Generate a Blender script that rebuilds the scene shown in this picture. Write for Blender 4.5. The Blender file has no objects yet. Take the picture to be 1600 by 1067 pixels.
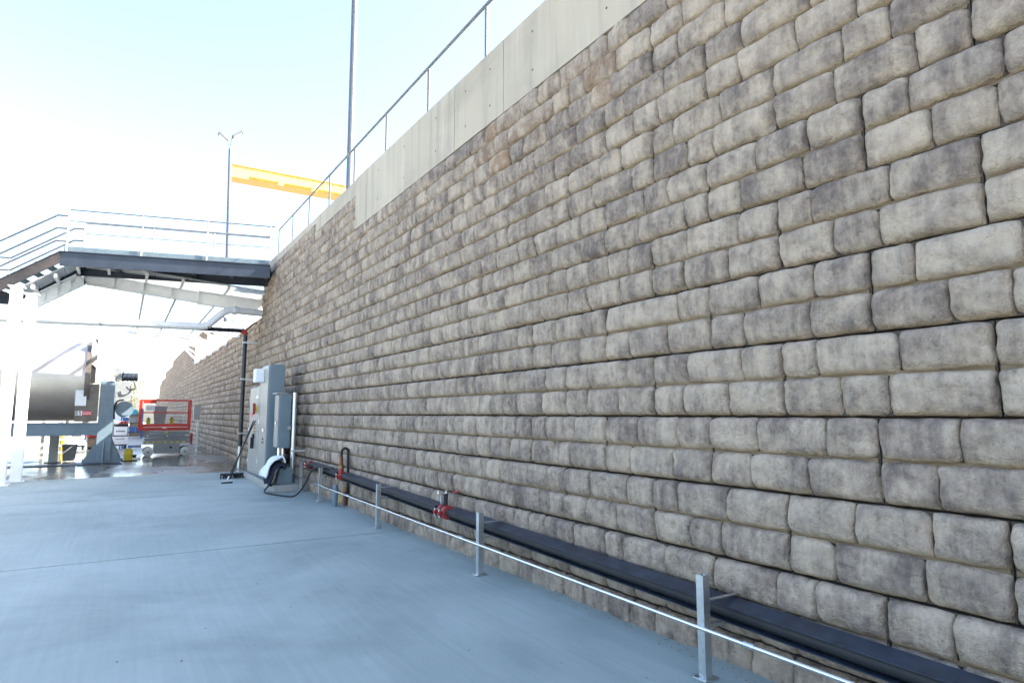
import bpy, math, random
import numpy as np
from mathutils import Vector, Matrix

random.seed(7)
RNG = np.random.default_rng(11)
S = bpy.context.scene
COL = S.collection
R = math.radians

# ------------------------------------------------------------------ camera
CAM = Vector((-3.371, 0.0, 1.57))
YAW, PITCH, FOC = 31.73, 6.5775, 980.0
cd = bpy.data.cameras.new('camera')
cam = bpy.data.objects.new('camera', cd)
COL.objects.link(cam)
cam.location = CAM
cam.rotation_euler = (R(90 + PITCH), 0, R(-YAW))
cd.sensor_width = 36.0
cd.lens = FOC / 1600 * 36
cd.clip_start = 0.05
cd.clip_end = 2000
S.camera = cam

# ------------------------------------------------------------------ sky, sun, exposure
SUN_EL = 40.0                      # elevation
SUN_AZ = 118.0                     # compass style: from +Y towards +X
w = bpy.data.worlds.new('World')
S.world = w
w.use_nodes = True
nt = w.node_tree
nt.nodes.clear()
sky = nt.nodes.new('ShaderNodeTexSky')
sky.sky_type = 'NISHITA'
sky.sun_disc = False
sky.sun_elevation = R(SUN_EL)
sky.sun_rotation = R(SUN_AZ)
sky.air_density = 1.0
sky.dust_density = 2.2
sky.ozone_density = 1.0
bg = nt.nodes.new('ShaderNodeBackground')
bg.inputs['Strength'].default_value = 0.15
wo = nt.nodes.new('ShaderNodeOutputWorld')
nt.links.new(sky.outputs[0], bg.inputs[0])
nt.links.new(bg.outputs[0], wo.inputs[0])
sd = bpy.data.lights.new('sun', 'SUN')
sd.energy = 5.0
sd.angle = R(0.53)
sd.color = (1.0, 0.95, 0.87)
sun = bpy.data.objects.new('sun', sd)
COL.objects.link(sun)
sdir = Vector((math.sin(R(SUN_AZ)) * math.cos(R(SUN_EL)), math.cos(R(SUN_AZ)) * math.cos(R(SUN_EL)), math.sin(R(SUN_EL))))
sun.rotation_euler = sdir.to_track_quat('Z', 'Y').to_euler()
sun.location = (20, -5, 30)
S.view_settings.view_transform = 'Standard'
S.view_settings.look = 'None'
S.view_settings.gamma = 1.0
S.view_settings.use_curve_mapping = False
S.view_settings.exposure = 2.2
S.cycles.max_bounces = 6
S.cycles.diffuse_bounces = 3
S.cycles.glossy_bounces = 3
S.cycles.use_adaptive_sampling = True
S.cycles.adaptive_threshold = 0.04
S.cycles.caustics_reflective = False
S.cycles.caustics_refractive = False
S.cycles.use_denoising = True

# ------------------------------------------------------------------ materials
MATS = {}


class NT:
    """tiny helper round a node tree"""
    def __init__(self, m):
        m.use_nodes = True
        self.t = m.node_tree
        self.t.nodes.clear()
        self.out = self.t.nodes.new('ShaderNodeOutputMaterial')

    def n(self, kind, **kw):
        nd = self.t.nodes.new('ShaderNode' + kind)
        for k, v in kw.items():
            if k in nd.inputs.keys() if isinstance(k, str) else False:
                pass
            setattr(nd, k, v)
        return nd

    def link(self, a, b):
        self.t.links.new(a, b)

    def val(self, sock, v):
        if hasattr(v, 'links') or hasattr(v, 'is_linked'):
            self.link(v, sock)
        else:
            sock.default_value = v

    def math(self, op, a, b=0.0, c=0.0, clamp=False):
        nd = self.n('Math')
        nd.operation = op
        nd.use_clamp = clamp
        self.val(nd.inputs[0], a)
        self.val(nd.inputs[1], b)
        self.val(nd.inputs[2], c)
        return nd.outputs[0]

    def mix(self, f, a, b):
        nd = self.n('Mix')
        nd.data_type = 'RGBA'
        self.val(nd.inputs[0], f)
        self.val(nd.inputs[6], a)
        self.val(nd.inputs[7], b)
        return nd.outputs[2]

    def noise(self, vec, scale, detail=4, rough=0.55, dist=0.0):
        nd = self.n('TexNoise')
        self.link(vec, nd.inputs['Vector'])
        nd.inputs['Scale'].default_value = scale
        nd.inputs['Detail'].default_value = detail
        nd.inputs['Roughness'].default_value = rough
        nd.inputs['Distortion'].default_value = dist
        return nd.outputs['Fac']

    def ramp(self, f, lo, hi):
        nd = self.n('MapRange')
        nd.interpolation_type = 'SMOOTHSTEP'
        self.link(f, nd.inputs[0])
        nd.inputs[1].default_value = lo
        nd.inputs[2].default_value = hi
        return nd.outputs[0]

    def vmul(self, vec, s):
        nd = self.n('VectorMath')
        nd.operation = 'MULTIPLY'
        self.link(vec, nd.inputs[0])
        nd.inputs[1].default_value = s
        return nd.outputs[0]

    def vadd(self, a, b):
        nd = self.n('VectorMath')
        nd.operation = 'ADD'
        self.link(a, nd.inputs[0])
        self.val(nd.inputs[1], b)
        return nd.outputs[0]

    def bump(self, h, strength, dist):
        nd = self.n('Bump')
        nd.inputs['Strength'].default_value = strength
        nd.inputs['Distance'].default_value = dist
        self.link(h, nd.inputs['Height'])
        return nd.outputs[0]

    def bsdf(self, col, rough=0.5, metal=0.0, normal=None, spec=0.5):
        nd = self.n('BsdfPrincipled')
        self.val(nd.inputs['Base Color'], col)
        self.val(nd.inputs['Roughness'], rough)
        self.val(nd.inputs['Metallic'], metal)
        nd.inputs['Specular IOR Level'].default_value = spec
        if normal is not None:
            self.link(normal, nd.inputs['Normal'])
        self.link(nd.outputs[0], self.out.inputs[0])
        return nd


def c4(c):
    return (c[0], c[1], c[2], 1.0)


def paint(name, col, rough=0.5, metal=0.0, var=0.18, scale=6.0, bump=0.0, dirt=None, dirt_amt=0.5):
    m = bpy.data.materials.new(name)
    t = NT(m)
    pos = t.n('NewGeometry').outputs['Position']
    f1 = t.noise(pos, scale, 5, 0.6)
    f2 = t.noise(pos, scale * 9, 3, 0.6)
    lo = tuple(x * (1 - var) for x in col)
    hi = tuple(min(1, x * (1 + var)) for x in col)
    c = t.mix(t.ramp(f1, 0.3, 0.7), c4(lo), c4(hi))
    if dirt:
        k = t.math('MULTIPLY', t.ramp(f2, 0.5, 0.72), dirt_amt)
        c = t.mix(k, c, c4(dirt))
    rr = t.math('ADD', t.math('MULTIPLY', f2, 0.25), rough - 0.12, clamp=True)
    nrm = t.bump(f2, bump, 0.004) if bump else None
    t.bsdf(c, rr, metal, nrm)
    MATS[name] = m
    return m


def stone_material():
    m = bpy.data.materials.new('cast_stone')
    t = NT(m)
    pos0 = t.n('NewGeometry').outputs['Position']
    at = t.n('Attribute')
    at.attribute_name = 'tone'
    sep = t.n('SeparateColor')
    t.link(at.outputs['Color'], sep.inputs[0])
    tone, seed, rust = sep.outputs[0], sep.outputs[1], sep.outputs[2]
    cx = t.n('CombineXYZ')
    t.link(t.math('MULTIPLY', seed, 31.0), cx.inputs[0])
    t.link(t.math('MULTIPLY', seed, 57.0), cx.inputs[1])
    t.link(t.math('MULTIPLY', seed, 83.0), cx.inputs[2])
    pos = t.vadd(pos0, cx.outputs[0])
    n1 = t.noise(pos, 4.2, 5, 0.66, 0.3)                                # blotches
    n2 = t.noise(t.vmul(pos, (15.0, 15.0, 2.6)), 1.0, 3, 0.6)          # upright runs of stain
    n3 = t.noise(pos, 26.0, 4, 0.72)                                   # grain
    f = t.math('ADD', n1, t.math('MULTIPLY', n2, 0.55))
    f = t.math('ADD', f, t.math('MULTIPLY', t.math('SUBTRACT', tone, 0.5), 0.18))
    f = t.math('ADD', f, t.math('MULTIPLY', t.math('SUBTRACT', n3, 0.5), 0.45))
    k = t.ramp(f, 0.46, 1.14)
    base = t.mix(k, c4(STONE_LIGHT), c4(STONE_DARK))
    pit = t.ramp(n3, 0.40, 0.30)
    base = t.mix(t.math('MULTIPLY', pit, 0.35), base, c4((0.09, 0.075, 0.062)))
    # lower rims of the stones are mixed towards tan, broken up by the grain
    tan_rim = t.math('MULTIPLY', t.ramp(t.math('ADD', at.outputs['Alpha'], t.math('MULTIPLY', t.math('SUBTRACT', n3, 0.5), 0.9)), 0.25, 0.85), 0.75)
    base = t.mix(tan_rim, base, c4(STONE_RIM))
    rk = t.math('MULTIPLY', rust, t.ramp(n1, 0.35, 0.6))
    base = t.mix(rk, base, c4((0.40, 0.21, 0.085)))
    # creases where the mould copied split rock
    rg = t.n('TexNoise')
    rg.noise_type = 'RIDGED_MULTIFRACTAL'
    rg.normalize = True
    t.link(pos, rg.inputs['Vector'])
    rg.inputs['Scale'].default_value = 4.0
    rg.inputs['Detail'].default_value = 2.0
    rg.inputs['Distortion'].default_value = 0.35
    crease = t.ramp(rg.outputs['Fac'], 0.56, 0.80)
    base = t.mix(t.math('MULTIPLY', crease, 0.42), base, c4((0.10, 0.082, 0.068)))
    h = t.math('ADD', t.math('MULTIPLY', n3, 1.0), t.math('MULTIPLY', n1, 1.6))
    h = t.math('SUBTRACT', h, t.math('MULTIPLY', crease, 0.9))
    t.bsdf(base, 0.88, 0.0, t.bump(h, 1.0, 0.028), 0.25)
    MATS['cast_stone'] = m


STONE_LIGHT = (0.54, 0.428, 0.322)
STONE_DARK = (0.150, 0.115, 0.100)
STONE_RIM = (0.39, 0.29, 0.18)


def concrete(name, c1, c2, rough=0.8, wet=False, streak=True, pits=0.0):
    m = bpy.data.materials.new(name)
    t = NT(m)
    pos = t.n('NewGeometry').outputs['Position']
    a = t.noise(pos, 0.45, 5, 0.6, 0.5)
    b = t.noise(t.vmul(pos, (22.0, 0.8, 22.0)), 1.0, 3, 0.6)          # broom strokes run along the yard
    g = t.noise(pos, 60.0, 5, 0.7)
    s = t.noise(t.vmul(pos, (0.5, 0.55, 1.0)), 1.0, 6, 0.6, 0.6)      # old damp marks
    f = t.math('ADD', t.math('MULTIPLY', a, 0.8), t.math('MULTIPLY', b, 0.22 if streak else 0.0))
    f = t.math('ADD', f, t.math('MULTIPLY', t.math('SUBTRACT', g, 0.5), 0.22))
    col = t.mix(t.ramp(f, 0.3, 0.75), c4(c1), c4(c2))
    dk = t.math('MULTIPLY', t.ramp(s, 0.46, 0.74), 0.40)
    col = t.mix(dk, col, c4(tuple(x * 0.55 for x in c1)))
    if pits:
        vo = t.n('TexVoronoi')
        t.link(pos, vo.inputs['Vector'])
        vo.inputs['Scale'].default_value = pits
        col = t.mix(t.math('MULTIPLY', t.math('SUBTRACT', 1.0, t.ramp(vo.outputs['Distance'], 0.008, 0.035)), 0.5), col, c4(tuple(x * 0.3 for x in c1)))
    if name == 'parapet_concrete':
        dr_ = t.noise(t.vmul(pos, (5.0, 5.0, 0.35)), 1.0, 4, 0.6)
        col = t.mix(t.math('MULTIPLY', t.ramp(dr_, 0.48, 0.75), 0.45), col, c4((0.24, 0.205, 0.17)))
        col = t.mix(t.math('MULTIPLY', t.ramp(dr_, 0.42, 0.28), 0.35), col, c4((0.62, 0.57, 0.48)))
    hh = t.math('ADD', t.math('MULTIPLY', g, 0.5), t.math('MULTIPLY', b, 0.8 if streak else 0.1))
    if wet:
        pd = t.ramp(t.noise(t.vmul(pos, (0.5, 0.22, 1.0)), 1.0, 4, 0.5), 0.28, 0.60)
        col = t.mix(t.math('MULTIPLY', pd, 0.5), col, c4(tuple(x * 0.35 for x in c1)))
        rr = t.math('SUBTRACT', 0.55, t.math('MULTIPLY', pd, 0.50))
        nrm = t.bump(hh, 0.05, 0.003)
        bs = t.bsdf(col, rr, 0.0, nrm, 0.5)
    else:
        rr = t.math('ADD', rough - (0.22 if name == 'slab_concrete' else 0.1), t.math('MULTIPLY', a, 0.2))
        bs = t.bsdf(col, rr, 0.0, t.bump(hh, 0.35, 0.003), 0.35)
    MATS[name] = m


def steel(name, col, rough, streaks=0.15, metal=1.0):
    m = bpy.data.materials.new(name)
    t = NT(m)
    pos = t.n('NewGeometry').outputs['Position']
    a = t.noise(pos, 3.0, 5, 0.6)
    b = t.noise(t.vmul(pos, (3.0, 40.0, 40.0)), 1.0, 3, 0.6)
    f = t.math('ADD', t.math('MULTIPLY', a, 0.6), t.math('MULTIPLY', b, 0.4))
    c = t.mix(t.ramp(f, 0.3, 0.7), c4(tuple(x * (1 - streaks) for x in col)), c4(tuple(min(1, x * (1 + streaks)) for x in col)))
    rr = t.math('ADD', rough - 0.08, t.math('MULTIPLY', f, 0.18))
    t.bsdf(c, rr, metal)
    MATS[name] = m


def translucent(name, col):
    m = bpy.data.materials.new(name)
    t = NT(m)
    d = t.n('BsdfDiffuse')
    d.inputs[0].default_value = c4(col)
    tr = t.n('BsdfTranslucent')
    tr.inputs[0].default_value = c4(col)
    mx = t.n('MixShader')
    mx.inputs[0].default_value = 0.55
    t.link(d.outputs[0], mx.inputs[1])
    t.link(tr.outputs[0], mx.inputs[2])
    t.link(mx.outputs[0], t.out.inputs[0])
    MATS[name] = m


stone_material()
concrete('slab_concrete', (0.265, 0.32, 0.305), (0.40, 0.455, 0.43))
concrete('wet_concrete', (0.17, 0.155, 0.135), (0.235, 0.215, 0.185), wet=True)
concrete('yard_concrete', (0.40, 0.375, 0.33), (0.48, 0.45, 0.40))
concrete('parapet_concrete', (0.45, 0.375, 0.28), (0.53, 0.445, 0.335), streak=False, pits=1.3)
concrete('pad_concrete', (0.36, 0.35, 0.32), (0.43, 0.42, 0.385), streak=False)
concrete('joint_mortar', (0.17, 0.125, 0.075), (0.23, 0.17, 0.105), streak=False)
paint('dark_gap', (0.075, 0.058, 0.045), 0.95)
paint('panel_steel', (0.13, 0.11, 0.095), 0.4, 0.3)
paint('deck_brown', (0.075, 0.05, 0.045), 0.7, var=0.3, scale=14)
paint('white_lagging', (0.66, 0.64, 0.62), 0.45, var=0.05)
paint('gap_filler', (0.02, 0.02, 0.02), 0.9)
paint('white_steel', (0.80, 0.80, 0.79), 0.4, var=0.05, dirt=(0.55, 0.5, 0.45), dirt_amt=0.2)
paint('grey_enclosure', (0.153, 0.207, 0.23), 0.4, var=0.06, scale=3)
paint('grey_enclosure_door', (0.333, 0.324, 0.306), 0.32, var=0.06, scale=3)
paint('blue_grey_frame', (0.144, 0.198, 0.234), 0.45, var=0.08)
paint('dark_beam', (0.028, 0.036, 0.052), 0.42, var=0.2, scale=3)
paint('brown_stringer', (0.06, 0.045, 0.038), 0.45, var=0.25)
paint('grating_steel', (0.055, 0.042, 0.042), 0.6)
paint('toe_board', (0.13, 0.17, 0.19), 0.5, var=0.12)
paint('black_pipe', (0.012, 0.016, 0.026), 0.30, var=0.35, scale=9, dirt=(0.07, 0.05, 0.04), dirt_amt=0.4)
paint('black_rubber', (0.014, 0.014, 0.016), 0.6)
paint('channel_paint', (0.022, 0.032, 0.05), 0.36, var=0.4, scale=7, dirt=(0.10, 0.10, 0.10), dirt_amt=0.25)
paint('black_bristle', (0.012, 0.012, 0.013), 0.9, bump=0.8)
paint('valve_red', (0.33, 0.025, 0.02), 0.42, var=0.2, dirt=(0.12, 0.02, 0.02))
paint('lift_red', (0.46, 0.022, 0.012), 0.4, var=0.1)
paint('lift_grey', (0.21, 0.23, 0.235), 0.5, var=0.1, dirt=(0.1, 0.09, 0.08))
paint('tyre_white', (0.5, 0.5, 0.48), 0.6, var=0.08)
paint('crane_yellow', (0.66, 0.43, 0.13), 0.45, var=0.08)
paint('bright_yellow', (0.55, 0.42, 0.03), 0.45)
paint('olive_yellow', (0.40, 0.36, 0.03), 0.5)
paint('bronze', (0.28, 0.18, 0.08), 0.4, 0.6)
paint('copper', (0.20, 0.075, 0.045), 0.45, 0.5)
paint('white_cloth', (0.72, 0.76, 0.82), 0.9, var=0.06)
paint('navy_cloth', (0.018, 0.022, 0.04), 0.95, var=0.3)
paint('teal_plastic', (0.03, 0.30, 0.34), 0.45)
paint('blue_plastic', (0.03, 0.10, 0.28), 0.45)
paint('brown_box', (0.26, 0.19, 0.12), 0.8)
paint('sign_white', (0.78, 0.79, 0.78), 0.45, var=0.04)
paint('sign_red', (0.60, 0.02, 0.03), 0.45, var=0.05)
paint('ink', (0.02, 0.02, 0.02), 0.6)
paint('lamp_red', (0.45, 0.02, 0.02), 0.25)
paint('grey_plastic', (0.24, 0.25, 0.25), 0.55, var=0.08)
paint('pole_grey', (0.10, 0.115, 0.14), 0.45, var=0.08)
paint('post_grey', (0.34, 0.34, 0.36), 0.4, var=0.08)
paint('rail_paint', (0.12, 0.125, 0.135), 0.4, var=0.08)
paint('bark', (0.14, 0.11, 0.08), 0.9)
paint('leaf', (0.10, 0.11, 0.04), 0.8, var=0.4)
paint('dry_leaf', (0.24, 0.22, 0.19), 0.9, var=0.3)
paint('soil', (0.24, 0.21, 0.17), 0.95, var=0.2, scale=1.0)
steel('galvanised', (0.62, 0.65, 0.66), 0.36)
steel('bright_conduit', (0.78, 0.79, 0.80), 0.22, 0.05)
steel('stainless', (0.58, 0.52, 0.455), 0.42, 0.08, 0.72)
steel('clad_pipe', (0.80, 0.79, 0.78), 0.35, 0.04)
translucent('roof_sheet', (0.75, 0.76, 0.74))


# ------------------------------------------------------------------ mesh helpers
class MB:
    def __init__(self):
        self.v, self.f = [], []

    def add(self, verts, faces):
        o = len(self.v)
        self.v.extend([tuple(p) for p in verts])
        self.f.extend([tuple(i + o for i in fc) for fc in faces])
        return self

    def box(self, x0, x1, y0, y1, z0, z1):
        v = [(x0, y0, z0), (x1, y0, z0), (x1, y1, z0), (x0, y1, z0), (x0, y0, z1), (x1, y0, z1), (x1, y1, z1), (x0, y1, z1)]
        return self.add(v, [(0, 3, 2, 1), (4, 5, 6, 7), (0, 1, 5, 4), (1, 2, 6, 5), (2, 3, 7, 6), (3, 0, 4, 7)])

    def bar(self, p0, p1, wd, ht, up=(0, 0, 1)):
        """box whose axis runs p0 to p1, wd across, ht along up"""
        p0, p1 = Vector(p0), Vector(p1)
        d = (p1 - p0).normalized()
        u = Vector(up)
        s = d.cross(u)
        if s.length < 1e-6:
            s = d.cross(Vector((0, 1, 0)))
        s.normalize()
        u = s.cross(d).normalized()
        v = []
        for p in (p0, p1):
            for a, b in ((-1, -1), (1, -1), (1, 1), (-1, 1)):
                v.append(p + s * (a * wd / 2) + u * (b * ht / 2))
        return self.add(v, [(0, 1, 2, 3), (7, 6, 5, 4), (0, 4, 5, 1), (1, 5, 6, 2), (2, 6, 7, 3), (3, 7, 4, 0)])

    def ibeam(self, p0, p1, wd, ht, tf=0.014, tw=0.01, up=(0, 0, 1)):
        p0, p1 = Vector(p0), Vector(p1)
        d = (p1 - p0).normalized()
        s = d.cross(Vector(up)).normalized()
        u = s.cross(d).normalized()
        self.bar(p0 + u * (ht / 2 - tf / 2), p1 + u * (ht / 2 - tf / 2), wd, tf, up)
        self.bar(p0 - u * (ht / 2 - tf / 2), p1 - u * (ht / 2 - tf / 2), wd, tf, up)
        self.bar(p0, p1, tw, ht - 2 * tf - 0.002, up)
        return self

    def tube(self, pts, r, seg=10, cap=True, radii=None):
        pts = [Vector(p) for p in pts]
        n = len(pts)
        rings = []
        ref = None
        for i, p in enumerate(pts):
            if i == 0:
                d = pts[1] - pts[0]
            elif i == n - 1:
                d = pts[-1] - pts[-2]
            else:
                d = (pts[i + 1] - p).normalized() + (p - pts[i - 1]).normalized()
            d.normalize()
            if ref is None:
                ref = Vector((0, 0, 1)) if abs(d.z) < 0.9 else Vector((1, 0, 0))
            a = ref - d * ref.dot(d)
            if a.length < 1e-5:
                a = Vector((1, 0, 0)) - d * d.x
            a.normalize()
            ref = a
            b = d.cross(a)
            rr = radii[i] if radii else r
            rings.append([p + (a * math.cos(2 * math.pi * k / seg) + b * math.sin(2 * math.pi * k / seg)) * rr for k in range(seg)])
        v = [q for rg in rings for q in rg]
        f = []
        for i in range(n - 1):
            for k in range(seg):
                k2 = (k + 1) % seg
                f.append((i * seg + k, i * seg + k2, (i + 1) * seg + k2, (i + 1) * seg + k))
        if cap:
            f.append(tuple(range(seg))[::-1])
            f.append(tuple((n - 1) * seg + k for k in range(seg)))
        return self.add(v, f)

    def prism(self, poly, axis, a0, a1):
        """poly: list of 2-D points in the two other axes (order x,y,z without axis)"""
        def put(p, a):
            return {'x': (a, p[0], p[1]), 'y': (p[0], a, p[1]), 'z': (p[0], p[1], a)}[axis]
        n = len(poly)
        v = [put(p, a0) for p in poly] + [put(p, a1) for p in poly]
        f = [tuple(range(n)), tuple(range(2 * n - 1, n - 1, -1))]
        for i in range(n):
            j = (i + 1) % n
            f.append((i, i + n, j + n, j))
        return self.add(v, f)

    def build(self, name, mat, parent=None, smooth=False, bevel=0.0, root=None):
        """vertices are in world space; the object takes the origin of its root"""
        org = Vector((0, 0, 0))
        if parent is not None:
            r_ = parent
            while r_.parent is not None:
                r_ = r_.parent
            org = Vector(r_.location)
        elif root is not None:
            org = Vector(root)
        me = bpy.data.meshes.new(name)
        me.from_pydata([(x - org.x, y - org.y, z - org.z) for x, y, z in self.v], [], self.f)
        me.materials.append(MATS[mat])
        if smooth:
            me.polygons.foreach_set('use_smooth', [True] * len(me.polygons))
        me.update()
        fix_normals(me)
        if smooth:
            me.set_sharp_from_angle(angle=R(40))
        o = bpy.data.objects.new(name, me)
        COL.objects.link(o)
        if parent is not None:
            o.parent = parent
        else:
            o.location = org
        if bevel:
            md = o.modifiers.new('bevel', 'BEVEL')
            md.width = bevel
            md.segments = 2
            md.limit_method = 'ANGLE'
        return o


def fix_normals(me):
    import bmesh
    bm = bmesh.new()
    bm.from_mesh(me)
    bmesh.ops.recalc_face_normals(bm, faces=bm.faces)
    bm.to_mesh(me)
    bm.free()


def tag(o, label=None, cat=None, group=None, kind=None):
    if label:
        o['label'] = label
    if cat:
        o['category'] = cat
    if group:
        o['group'] = group
    if kind:
        o['kind'] = kind
    return o


def thing(name, label, cat, loc, group=None):
    o = bpy.data.objects.new(name, None)
    COL.objects.link(o)
    o.location = loc
    o.empty_display_size = 0.2
    tag(o, label, cat, group)
    return o


def arc(center, r, a0, a1, axis_u, axis_v, n=8):
    c = Vector(center)
    u, v = Vector(axis_u), Vector(axis_v)
    return [c + u * (r * math.cos(a0 + (a1 - a0) * i / n)) + v * (r * math.sin(a0 + (a1 - a0) * i / n)) for i in range(n + 1)]


def smooth_path(pts, k=6):
    """Catmull-Rom through the points"""
    P = [Vector(p) for p in pts]
    P = [P[0] * 2 - P[1]] + P + [P[-1] * 2 - P[-2]]
    out = []
    for i in range(1, len(P) - 2):
        for j in range(k):
            t = j / k
            a, b, c, d = P[i - 1], P[i], P[i + 1], P[i + 2]
            out.append(0.5 * ((2 * b) + (c - a) * t + (2 * a - 5 * b + 4 * c - d) * t * t + (3 * b - a - 3 * c + d) * t ** 3))
    out.append(P[-2])
    return out


# ------------------------------------------------------------------ the ground
g = MB().box(-160, 0.30, -40, 420, -0.60, -0.030).build('ground', 'yard_concrete')
tag(g, kind='structure')
SLAB_Y = [-9.0, 8.24, 14.0, 18.9]
for y in SLAB_Y[1:-1]:
    MB().box(-16, 0.10, y - 0.0155, y + 0.0155, -0.15, -0.006).build('joint_filler', 'gap_filler', g)
for a, b in zip(SLAB_Y[:-1], SLAB_Y[1:]):
    MB().box(-16, 0.12, a + 0.016, b - 0.016, -0.20, 0.0).build('concrete_slab', 'slab_concrete', g)
for a, b in ((18.9, 25.0), (25.0, 31.2), (31.2, 37.4)):
    MB().box(-16, 0.12, a + 0.006, b - 0.006, -0.20, -0.004).build('concrete_slab', 'wet_concrete', g)
for a, b in ((37.4, 46.0), (46.0, 60.0), (60.0, 96.0)):
    MB().box(-16, 0.12, a + 0.006, b - 0.006, -0.20, -0.004).build('concrete_slab', 'yard_concrete', g)
up = MB().box(0.85, 70, -12, 20.4, 0.3, 5.80).box(2.6, 70, 20.4, 38.6, 0.3, 5.80).box(0.95, 2.59, 20.4, 38.6, 4.451, 5.15).box(0.85, 70, 38.6, 95, 0.3, 5.80).box(0.85, 2.6, 20.4, 38.6, 0.3, 4.45).build('upper_ground', 'soil')
tag(up, kind='structure')

# ------------------------------------------------------------------ the block wall
PITCHZ, Z3, LB, BAT = 0.459, 1.553, 1.112, 0.012
MEAS = {(3, 1, 0): [1.709, 2.157], (3, 1, 1): [2.685, 3.137], (3, 1, 2): [3.776, 4.257], (3, 0, 0): [1.775, 2.032], (3, 0, 1): [2.796, 3.185],
        (3, 0, 2): [3.892, 4.283], (2, 1, 0): [2.13, 2.578], (2, 1, 1): [3.251, 3.646], (2, 1, 2): [4.451, 4.894], (2, 0, 0): [2.241, 2.632],
        (2, 0, 1): [3.292, 3.742], (2, 0, 2): [4.516, 4.78], (1, 1, 0): [1.605, 1.986], (1, 1, 1): [2.819, 3.253], (1, 1, 2): [3.779, 4.241],
        (1, 0, 0): [1.651, 2.11], (1, 0, 1): [2.874, 3.123], (1, 0, 2): [3.886, 4.282], (0, 1, 0): [2.218, 2.475], (0, 1, 1): [3.37, 3.814],
        (4, 1, 0): [2.166, 2.543], (4, 1, 1): [3.23], (4, 0, 0): [2.206, 2.669], (4, 0, 1): [3.348, 3.751], (5, 1, 0): [1.71, 2.16],
        (5, 1, 1): [2.677, 3.127], (5, 1, 2): [3.756, 3.996, 4.257], (5, 0, 0): [1.775, 2.034], (5, 0, 1): [2.78, 3.167], (5, 0, 2): [3.878, 4.277],
        (6, 1, 0): [2.169, 2.538], (6, 1, 1): [3.309, 3.576], (6, 0, 0): [2.211, 2.665], (6, 0, 1): [3.161, 3.641], (7, 1, 0): [1.663, 1.927],
        (7, 0, 0): [1.541, 1.994], (7, 1, 1): [2.813, 3.26], (7, 0, 1): [2.879, 3.13]}
OLD_L = 1.10


def old_phase(c):
    return 1.29 if c % 2 else 1.845


def phase(c):
    return 1.29 if c % 2 else 1.85


MOULDS = []
for (c_, r_, k_), js in MEAS.items():
    if r_ == 1:
        y0 = old_phase(c_) + k_ * OLD_L
        other = MEAS.get((c_, 0, k_))
        if other:
            MOULDS.append(([(j - y0) / OLD_L for j in js], [(j - y0) / OLD_L for j in other]))


def wall_top(y):
    """top of the stonework along the wall"""
    if y < 11.3:
        return Z3 + 7.5 * PITCHZ
    if y < 14.3:
        return Z3 + 9.0 * PITCHZ
    if y < 20.35:
        return Z3 + 9.5 * PITCHZ
    if y < 38.8:
        return Z3 + 6.5 * PITCHZ
    if y < 62:
        return Z3 + 10 * PITCHZ
    if y < 72:
        return Z3 + 9 * PITCHZ
    if y < 81:
        return Z3 + 7 * PITCHZ
    return Z3 + 4 * PITCHZ


WALL_Y0, WALL_Y1 = 0.18, 88.0
fwd = Vector((math.sin(R(YAW)) * math.cos(R(PITCH)), math.cos(R(YAW)) * math.cos(R(PITCH)), math.sin(R(PITCH))))
rgt = Vector((math.cos(R(YAW)), -math.sin(R(YAW)), 0))
upv = rgt.cross(fwd)


def seen_area(y0, y1, z0, z1, x):
    """share of the picture a stone takes, used only to pick the 300 that show largest"""
    q = []
    for y, z in ((y0, z0), (y1, z0), (y1, z1), (y0, z1)):
        v = Vector((x, y, z)) - CAM
        d = v.dot(fwd)
        if d < 0.05:
            return 0.0
        q.append((800 + FOC * v.dot(rgt) / d, 533.5 - FOC * v.dot(upv) / d))
    ax, bx = max(0, min(p[0] for p in q)), min(1600, max(p[0] for p in q))
    ay, by = max(0, min(p[1] for p in q)), min(1067, max(p[1] for p in q))
    if bx <= ax or by <= ay:
        return 0.0
    ar = abs(sum(q[i][0] * q[(i + 1) % 4][1] - q[(i + 1) % 4][0] * q[i][1] for i in range(4))) / 2
    return min(ar, (bx - ax) * (by - ay))


stones = []      # y0, y1, z0, z1, x front, gap left/right, top-row?
courses = range(-1, 14)
for c in courses:
    zb = Z3 + (c - 3) * PITCHZ
    xc = BAT * max(0, zb) / PITCHZ
    k = math.floor((WALL_Y0 - phase(c)) / LB) - 0
    while True:
        y0 = phase(c) + k * LB
        if y0 > WALL_Y1:
            break
        mould = random.choice(MOULDS)
        dx = random.uniform(-0.006, 0.006)
        for row in (0, 1):
            za = zb + row * PITCHZ / 2
            zt = za + PITCHZ / 2
            if zt < 0.02:
                continue
            js = MEAS.get((c, row, k))
            if js is not None:
                fr = [(j - (old_phase(c) + k * OLD_L)) / OLD_L for j in js]
            else:
                fr = [q + random.uniform(-0.025, 0.025) for q in mould[1 - row]]
            ed = [0.0] + fr + [1.0]
            for a, b in zip(ed[:-1], ed[1:]):
                ya, yb = y0 + a * LB, y0 + b * LB
                if yb < WALL_Y0 or ya > WALL_Y1:
                    continue
                if zt > wall_top((ya + yb) / 2) + 0.05:
                    continue
                # joints: wide dark gap between blocks, a shallow groove inside one
                stones.append((ya, yb, za, zt, xc + dx, a == 0.0, b == 1.0, row))
        k += 1
order = sorted(range(len(stones)), key=lambda i: -seen_area(*stones[i][:4], stones[i][4]))
single = set(order[:300])


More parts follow.
